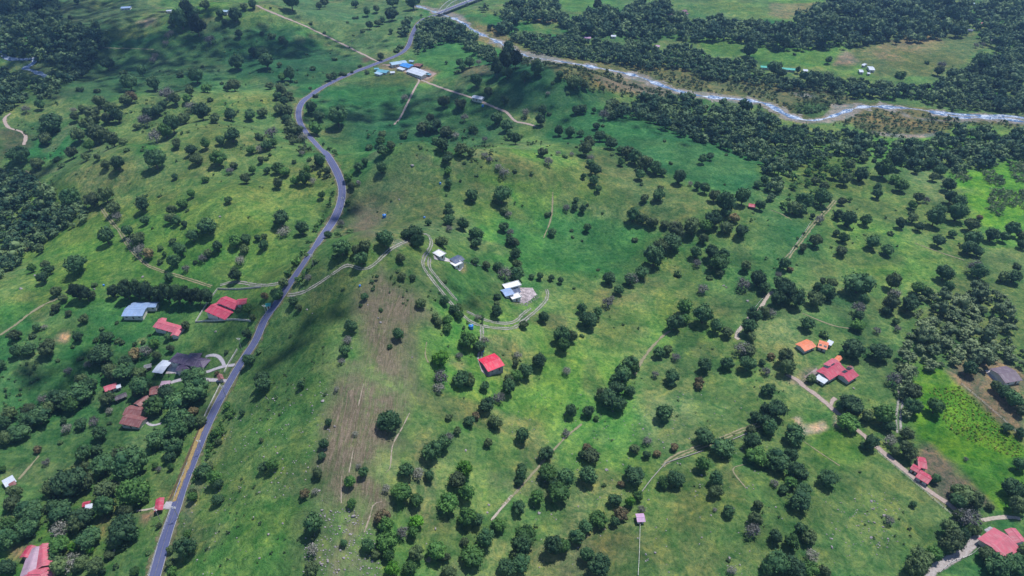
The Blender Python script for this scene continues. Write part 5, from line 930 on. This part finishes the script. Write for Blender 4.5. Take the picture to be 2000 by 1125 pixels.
for i, (px, py, w_, k) in enumerate(tr_):
    s = w_/(FPX/g1[i, 3])*1.04; loc = (g1[i, 0], g1[i, 1], g1[i, 2]); nm, desc, cat, grp = NAME[k]
    if k == 'd' and w_ < 22: nm = 'small_tree'; grp = 'small round trees in the pastures'
    sz = 'large ' if w_ > 36 else ('' if w_ > 20 else 'small ')
    if k == 's':
        o = link(nm, SHR[i % 5], None, loc, random.uniform(0, 6.28)); o.scale = (s, s*random.uniform(.8, 1.1), s*random.uniform(.9, 1.2))
    else:
        cm, tm = PROTO[k][cnt.get(k, 0) % len(PROTO[k])]; cnt[k] = cnt.get(k, 0)+1
        o = empty(nm, loc, random.uniform(0, 6.28)); sz_ = s*random.uniform(.98, 1.35)*(.8 if k in 'dgo' and w_ > 40 else 1); o.scale = (s*random.uniform(.94, 1.08), s*random.uniform(.92, 1.04), sz_)
        link('crown', cm, o); link('trunk', tm, o)
    tag(o, None, cat, grp); LB.add(o, px, py, sz+desc)
LB.run()
print('trees', len(tr_), {k: sum(1 for t in tr_ if t[3] == k) for k in NAME})

# ------------------------------------------------------------------ woods and scrub that read as one mass
LOW = {}
def lowproto(kind, n=4, nl=9, nleaf=110, ls=.085):
    if (kind, nl, nleaf) not in LOW:
        out = []
        for v in range(n):
            V, Fa, T, L, R = crown(300+ord(kind)+v, kind, nl=nl, nleaf=nleaf, lsize=ls, low=True)
            if kind != 's': tb = MB().tube((0, 0, -.05), (0, 0, .4), .035, .02, 4); nV = len(V); V = np.vstack([V, np.array(tb.v)]); Fa = [Fa[0], np.vstack([Fa[1], np.array([f for f in tb.f if len(f) == 4])+nV])]; T = np.concatenate([T, np.zeros(len(tb.v))])
            out.append((V, Fa, T))
        LOW[(kind, nl, nleaf)] = out
    return LOW[(kind, nl, nleaf)]
def mass(name, label, cat, spots, mix, mat, nl=9, nleaf=110, ls=.085):
    """spots: x, y, size; one mesh of many small crowns"""
    VV = []; F3 = []; F4 = []; TT = []; k = 0; rs = np.random.RandomState(len(spots)); z = h(spots[:, 0], spots[:, 1])
    for (x, y, s), zz in zip(spots, z):
        kd = mix[rs.randint(len(mix))]; pr = lowproto(kd, 4, nl, nleaf, ls); V, Fa, T = pr[rs.randint(len(pr))]
        a = rs.uniform(0, 6.28); c_, s_ = math.cos(a), math.sin(a); q = np.stack([V[:, 0]*c_-V[:, 1]*s_, V[:, 0]*s_+V[:, 1]*c_, V[:, 2]*rs.uniform(.7, 1.15)], -1)*s+(x, y, zz)
        VV.append(q); F3.append(Fa[0]+k); F4.append(Fa[1]+k); k += len(V); TT.append(np.clip(T*rs.uniform(.4, 1.2)+rs.choice([-.2, -.1, 0, .15, .5]), 0, 1))
    me = mesh_np(name, np.vstack(VV), [np.vstack(F3), np.vstack(F4)], mat, False, {'tone': np.concatenate(TT)})
    return tag(link(name, me), label, cat, kind='stuff')
def inside(P, x, y):
    ins = np.zeros(len(x), bool)
    for i in range(len(P)):
        x1, y1 = P[i]; x2, y2 = P[(i+1) % len(P)]; ins ^= ((y1 > y) != (y2 > y)) & (x < (x2-x1)*(y-y1)/((y2-y1) or 1e-9)+x1)
    return ins
def fill(tile, pts, space, size, jit=.35, clump=0.0, off=None, seed=1):
    Pw = gp(tile, pts, size*.85 if off is None else off)[:, :2]; lo = Pw.min(0); hi = Pw.max(0); rs = np.random.RandomState(seed+int(space*10))
    X, Y = np.meshgrid(np.arange(lo[0], hi[0], space), np.arange(lo[1], hi[1], space)); X = X.ravel(); Y = Y.ravel(); X = X+rs.uniform(-.5, .5, len(X))*space; Y = Y+rs.uniform(-.5, .5, len(Y))*space
    k = inside(Pw, X, Y)
    if clump: k &= vn(X, Y, 26, 31+seed) > rs.uniform(-.2, .2, len(X))+clump-.5
    X = X[k]; Y = Y[k]
    dr = np.array([np.min(np.hypot(RC[::2, 0]-a, RC[::2, 1]-b)) for a, b in zip(X, Y)]) if len(X) else np.zeros(0)
    k = dr > 4.5+size*.45; X = X[k]; Y = Y[k]
    k = np.array([np.min(np.hypot((RV[::3, 0]-a), (RV[::3, 1]-b)+(4 if size > 7 else 0))) > 12+size*.9 for a, b in zip(X, Y)], bool); X = X[k]; Y = Y[k]
    if len(BLD): k = np.array([np.min(np.hypot(BLD[:, 0]-a, BLD[:, 1]-b)) > 11 for a, b in zip(X, Y)], bool); X = X[k]; Y = Y[k]
    return np.stack([X, Y, size*np.clip(np.exp(rs.normal(-.08, jit*.62, len(X))), .45, 1.75)], -1)
BLD = np.array([(o.location.x, o.location.y) for o in COL.objects if o.type == 'EMPTY' and o.get('category') in ('house', 'barn', 'shed', 'villa', 'cottage', 'poultry house', 'hut', 'farmhouse', 'mansion')])
BLD = np.vstack([BLD]+[BLD+np.array([x_, -y_]) for x_, y_ in ((0, 9), (0, 18))]); _g = gp('A4', [(-40, 390), (20, 395), (80, 398), (140, 402), (220, 409)])[:, :2]
BLD = np.vstack([BLD, _g, _g-[0, 10], _g-[0, 20]])
def wood(label, tile, pts, space, size, mix='sdfo', mat='f', name='woodland', cat='woodland', clump=0.0, nl=9, nleaf=120, ls=.085, seed=1, jit=.5, extra=None):
    s = fill(tile, pts, space, size, jit, clump, seed=seed)
    if len(s) < 3: return
    s = s[np.argsort(-s[:, 1])]; print(label, len(s)); return mass(name, label, cat, s, mix, LEAF[mat], nl, nleaf, ls)
wood('dense dark wood filling the top left corner above the stream', 'A1', [(-40,-20),(330,-20),(330,110),(450,130),(620,150),(610,220),(540,300),(420,410),(370,350),(200,320),(60,300),(-40,300)], 8.5, 12, 'doo')
wood('small dark wood below the left stream bend', 'A1', [(-40,390),(60,385),(150,430),(130,540),(60,590),(-40,630)], 8.5, 12, 'doo', seed=2)
wood('dark wooded strip sloping up right of the left stream', 'A1', [(180,490),(280,440),(370,370),(450,350),(560,280),(560,320),(430,440),(320,510),(230,560)], 8, 10, 'doo', seed=3)
wood('wooded gully at the left edge above the meadow', None, [(-15,320),(20,320),(55,333),(85,360),(100,372),(140,380),(165,405),(150,425),(110,440),(90,455),(60,472),(30,487),(26,505),(0,525),(-15,530)], 7.0, 10, 'ddo', seed=4, nleaf=150, ls=.075)
wood('wooded knoll between the roadside and the arched bridge', 'A2', [(830,180),(880,90),(1000,50),(1060,100),(1180,110),(1270,140),(1290,220),(1410,280),(1390,310),(1250,275),(1190,205),(1040,240),(930,285),(920,240),(930,180),(905,190),(880,245)], 8, 11, 'ddo', seed=5)
wood('forest across the river at the top right of the bridge', 'A2', [(1330,0),(1500,0),(1500,260),(1400,200),(1290,130),(1300,60)], 9, 11, 'dog', seed=6, clump=.35)
wood('tall dark forest band behind the far bank cottages', 'A3', [(0,20),(90,-20),(270,-20),(290,60),(370,85),(480,40),(620,40),(700,0),(930,-10),(940,50),(1060,100),(1200,80),(1500,110),(1500,230),(1430,210),(1250,190),(1100,200),(1000,190),(950,170),(820,185),(700,190),(650,170),(500,180),(350,170),(290,120),(240,100),(100,90),(0,110)], 11, 15, 'dddo', seed=7)
wood('forest along the far bank of the river', 'A3', [(0,150),(100,190),(300,200),(400,205),(480,220),(560,230),(640,240),(750,215),(820,230),(900,240),(1020,240),(1100,290),(1250,335),(1440,345),(1500,430),(1500,470),(1250,450),(1120,425),(1000,375),(850,370),(600,368),(400,355),(180,310),(60,270),(0,210)], 8, 10, 'ddoo', seed=8)
wood('long wood on the near bank of the river', 'A3', [(540,620),(620,560),(700,550),(830,560),(1060,550),(1180,600),(1300,600),(1500,640),(1500,900),(1400,890),(1300,860),(1200,800),(1080,790),(900,720),(800,670),(660,640),(560,690)], 8, 10.5, 'ddoo', seed=9)
wood('tall dark forest across the top right', 'A4', [(0,110),(120,110),(210,70),(280,20),(420,-20),(1140,-20),(1220,100),(1180,165),(1000,175),(880,195),(600,215),(420,245),(150,245),(0,235)], 12, 17, 'dddc', seed=10)
wood('forest round the pink house at the top right corner', 'A4', [(1150,-20),(1540,-20),(1540,350),(1380,300),(1340,250),(1280,210),(1200,160),(1230,100)], 11, 14, 'dddo', seed=11, clump=.0)
wood('wooded bank below the far brown field', 'A4', [(1060,440),(1200,345),(1350,300),(1540,330),(1540,600),(1300,600),(1060,580),(870,600),(700,605),(560,585),(340,500),(180,490),(0,490),(0,410),(60,430),(180,440),(330,420),(520,440),(700,455),(950,460)], 9.5, 12, 'ddoo', seed=12)
wood('low scrub wood between that bank and the river bars', 'A4', [(870,600),(1060,585),(1300,600),(1540,600),(1540,660),(1150,660),(1000,640)], 7, 7, 'oodg', 'o', seed=13, name='scrub', cat='scrub')
wood('broad riverside wood along the right hand near bank', 'A4', [(-20,660),(120,710),(300,730),(480,740),(600,800),(850,815),(1000,800),(1150,730),(1540,745),(1540,910),(1400,930),(1250,950),(1050,975),(1000,950),(850,940),(800,900),(500,890),(380,880),(330,900),(180,930),(130,1000),(60,1125),(30,1160),(-20,1160)], 9, 10.5, 'ddog', seed=14)
wood('yellowish bushes in the overgrown paddock near the river wood', 'A4', [(180,930),(500,900),(900,930),(980,1000),(700,960),(520,1000),(480,1125),(420,1200),(60,1200),(140,1010)], 9, 5.5, 'oog', 'g', seed=15, clump=.35, name='bushes', cat='bushes')
wood('olive scrub on the upper river bars', 'A3', RB1, 6.0, 4.2, 'oos', 'o', seed=16, clump=.15, nl=6, nleaf=50, ls=.11, name='scrub', cat='scrub')
wood('olive scrub on the lower river bars', 'A4', RB2, 6.0, 4.2, 'oos', 'o', seed=17, clump=.15, nl=6, nleaf=50, ls=.11, name='scrub', cat='scrub')
wood('dark green thicket inside the river bend', 'A4', [(150,640),(360,610),(360,680),(270,690),(180,670)], 5, 5, 'ds', 'd', seed=18, nl=6, nleaf=60, ls=.11, name='thicket', cat='thicket')
wood('pale-leaved eucalyptus grove right of the big domed tree', None, [(1800,575),(1835,565),(1885,572),(1920,555),(1968,572),(1985,595),(1983,630),(1975,660),(2005,675),(2005,712),(1950,712),(1900,700),(1867,700),(1850,722),(1800,718),(1768,705),(1757,675),(1785,635)], 7.0, 8.5, 'oog', 'e', seed=19, nl=12, nleaf=170, ls=.065, name='grove', cat='grove')
wood('strip of grey-green trees left of the crop field', None, [(1757,700),(1782,700),(1785,760),(1787,800),(1770,815),(1762,790)], 6.0, 8, 'oy', 'e', seed=20, nl=12, nleaf=170, ls=.065, name='grove', cat='grove')
wood('silvery sugar cane clump at the upper left of the bright meadow', 'A4', [(1075,985),(1150,975),(1200,1030),(1150,1050),(1090,1030)], 3.2, 4, 'y', 'e', seed=21, nl=6, nleaf=60, ls=.10, name='cane', cat='cane')
wood('silvery sugar cane clump in the middle of the bright meadow', 'A4', [(1260,990),(1310,980),(1390,1030),(1400,1075),(1340,1080),(1280,1050)], 3.2, 4, 'y', 'e', seed=22, nl=6, nleaf=60, ls=.10, name='cane', cat='cane')
wood('silvery sugar cane patch at the right edge of the meadow', 'A4', [(1410,945),(1540,935),(1540,1060),(1460,1050),(1430,1000)], 3.4, 4, 'y', 'e', seed=23, nl=6, nleaf=60, ls=.10, name='cane', cat='cane')
wood('grey-green cane patch below the others in the meadow', 'B4', [(1300,10),(1330,-20),(1540,-20),(1540,95),(1400,60),(1390,130),(1330,125),(1290,80)], 3.4, 4, 'y', 'e', seed=24, nl=6, nleaf=60, ls=.10, name='cane', cat='cane')
wood('bushy verge along the inner side of the straight road', 'B2', [(340,180),(400,90),(440,-20),(480,-20),(470,90),(400,230),(320,330),(240,430),(190,500),(150,490),(240,370),(300,280)], 3.6, 4.6, 'gso', 'g', seed=25, clump=.35, nl=6, nleaf=90, ls=.09, name='verge_bushes', cat='bushes')
wood('bushy verge on the outer side of the straight road', 'B2', [(525,0),(560,40),(500,160),(440,260),(340,400),(260,500),(225,520),(320,400),(410,270),(470,180)], 4, 4.4, 'gso', 'g', seed=26, clump=.5, nl=6, nleaf=90, ls=.09, name='verge_bushes', cat='bushes')
wood('bushy verge below the track junction right of the road', 'B2', [(160,630),(200,640),(90,790),(20,900),(-100,1050),(-120,1040),(0,870)], 3.8, 4, 'gso', 'g', seed=27, clump=.45, nl=6, nleaf=90, ls=.09, name='verge_bushes', cat='bushes')
wood('bushes on the outside bank of the lower road', 'C1', [(1380,10),(1420,20),(1330,220),(1260,370),(1190,480),(1170,620),(1120,760),(1040,900),(1000,1020),(960,1125),(940,1125),(1040,860),(1090,690),(1160,480),(1200,350),(1290,170)], 3.4, 3.6, 'gso', 'g', seed=28, clump=.4, nl=6, nleaf=90, ls=.09, name='verge_bushes', cat='bushes')
wood('roadside bushes inside the wide bend', 'A2', [(285,790),(320,760),(430,860),(500,960),(545,1080),(520,1100),(500,1030),(440,920),(380,830)], 5, 4.5, 'gso', 'g', seed=29, clump=.5, nl=6, nleaf=90, ls=.09, name='verge_bushes', cat='bushes')
wood('roadside bushes outside the wide bend', 'A2', [(90,540),(240,560),(225,640),(215,720),(260,790),(360,900),(420,980),(460,1060),(440,1125),(300,960),(180,800),(140,650)], 5.5, 5, 'gsod', 'o', seed=30, clump=.3, nl=6, nleaf=90, ls=.09, name='verge_bushes', cat='bushes')
for i, (lb, tl, pts, sp_, sz, cl) in enumerate((
    ('scattered tufty bushes on the left hillocks', None, [(0,200),(180,180),(420,170),(560,190),(620,300),(600,420),(450,450),(280,400),(80,360)], 10, 2.4, .9),
    ('scattered bushes on the far left pastures', None, [(180,70),(520,30),(700,90),(640,170),(400,160),(150,180)], 13, 2.8, .95),
    ('scattered tufty bushes round the bald hilltop', None, [(640,320),(960,250),(1080,300),(1010,420),(900,470),(700,470)], 10, 2.0, .92),
    ('scattered tufty bushes across the upper right paddocks', None, [(1400,420),(1560,330),(1860,330),(1880,520),(1700,600),(1500,520)], 10, 2.2, .85),
    ('low weedy tufts over the left gardens', None, [(0,650),(300,640),(400,760),(300,900),(0,880)], 6, 2.2, .75),
    ('low weedy tufts among the lower left trees', None, [(0,880),(240,860),(300,960),(220,1125),(90,1060),(0,1020)], 5, 3.2, .5),
    ('low tufts across the central pastures', None, [(900,560),(1300,480),(1500,700),(1300,900),(900,1100),(800,800)], 9, 1.5, .85),
    ('low tufts across the lower right pastures', None, [(1300,900),(1500,700),(1800,800),(1860,1000),(1700,1125),(1250,1125)], 8, 1.4, .8),
    ('low tufts on the stony left slope', None, [(400,1050),(520,760),(640,640),(640,900),(560,1125),(380,1125)], 6, 1.3, .8),
    ('weedy tufts beside the terrace house and hill track', None, [(700,520),(860,560),(960,640),(1060,680),(960,760),(840,700)], 7, 2.2, .8),
    ('bushes round the farm beyond the river bend', None, [(700,230),(1000,230),(1080,280),(960,330),(760,290)], 8, 3.4, .75))):
    wood(lb, tl, pts, sp_, sz, 'sso', 's', seed=40+i, clump=cl, nl=5, nleaf=46, ls=.13, name='bushes', cat='bushes', jit=.6)
# yellow-green crop rows of the field at the right edge: leafy tufts
wood('yellow-green leafy crop filling the right edge field', 'C4', [(940,20),(1130,5),(1490,330),(1490,440),(1220,350),(1060,260),(980,130)], 1.75, 1.15, 'b', 'k', seed=60, nl=4, nleaf=12, ls=.22, name='crop', cat='crop', jit=.5)
# small stones that nobody could count
rs = np.random.RandomState(5); VV = []; FF = []; k = 0
for tl, pts, n in (('C2', [(280,780),(560,720),(760,960),(740,1125),(280,1125)], 260), ('C4', [(300,640),(760,620),(760,960),(350,1060)], 90), ('C3', [(0,0),(1500,0),(1500,1125),(0,1125)], 260), ('C2', [(0,0),(460,0),(400,700),(0,700)], 120), ('C1', [(1150,200),(1500,150),(1500,1125),(1050,1125)], 110), ('B3', [(-30,590),(130,580),(160,615),(80,675),(0,640)], 240), ('A3', [(0,300),(370,360),(300,370),(60,350)], 60)):
    Pw = gp(tl, pts)[:, :2]; lo = Pw.min(0); hi = Pw.max(0); q = rs.uniform(lo, hi, (n*3, 2)); q = q[inside(Pw, q[:, 0], q[:, 1])][:n]; zz = h(q[:, 0], q[:, 1])
    for (x, y), z in zip(q, zz):
        V, Fa = rock_mesh(rs.randint(9), 1); s = rs.uniform(.25, .62); VV.append(V*s+(x, y, z+.1)); FF.append(Fa+k); k += len(V)
tag(link('stones', mesh_np('stones', np.vstack(VV), np.vstack(FF), M['rock'])), 'small pale stones strewn over the lower pastures', 'stones', kind='stuff')

# ------------------------------------------------------------------ haze
mh = bpy.data.materials.new('haze'); mh.use_nodes = True; t = mh.node_tree; t.nodes.remove(t.nodes['Principled BSDF'])
pv = t.nodes.new('ShaderNodeVolumePrincipled'); pv.inputs['Color'].default_value = (.30, .55, 1, 1); pv.inputs['Density'].default_value = .00009; pv.inputs['Anisotropy'].default_value = .2
t.links.new(pv.outputs[0], t.nodes['Material Output'].inputs['Volume'])
zmin = float(Zg.min())-1
tag(MB().box(-12600, 12600, -520, 6100, zmin, CAMH+60).build('haze', mh), 'thin blue haze over the whole valley', 'haze', kind='stuff')
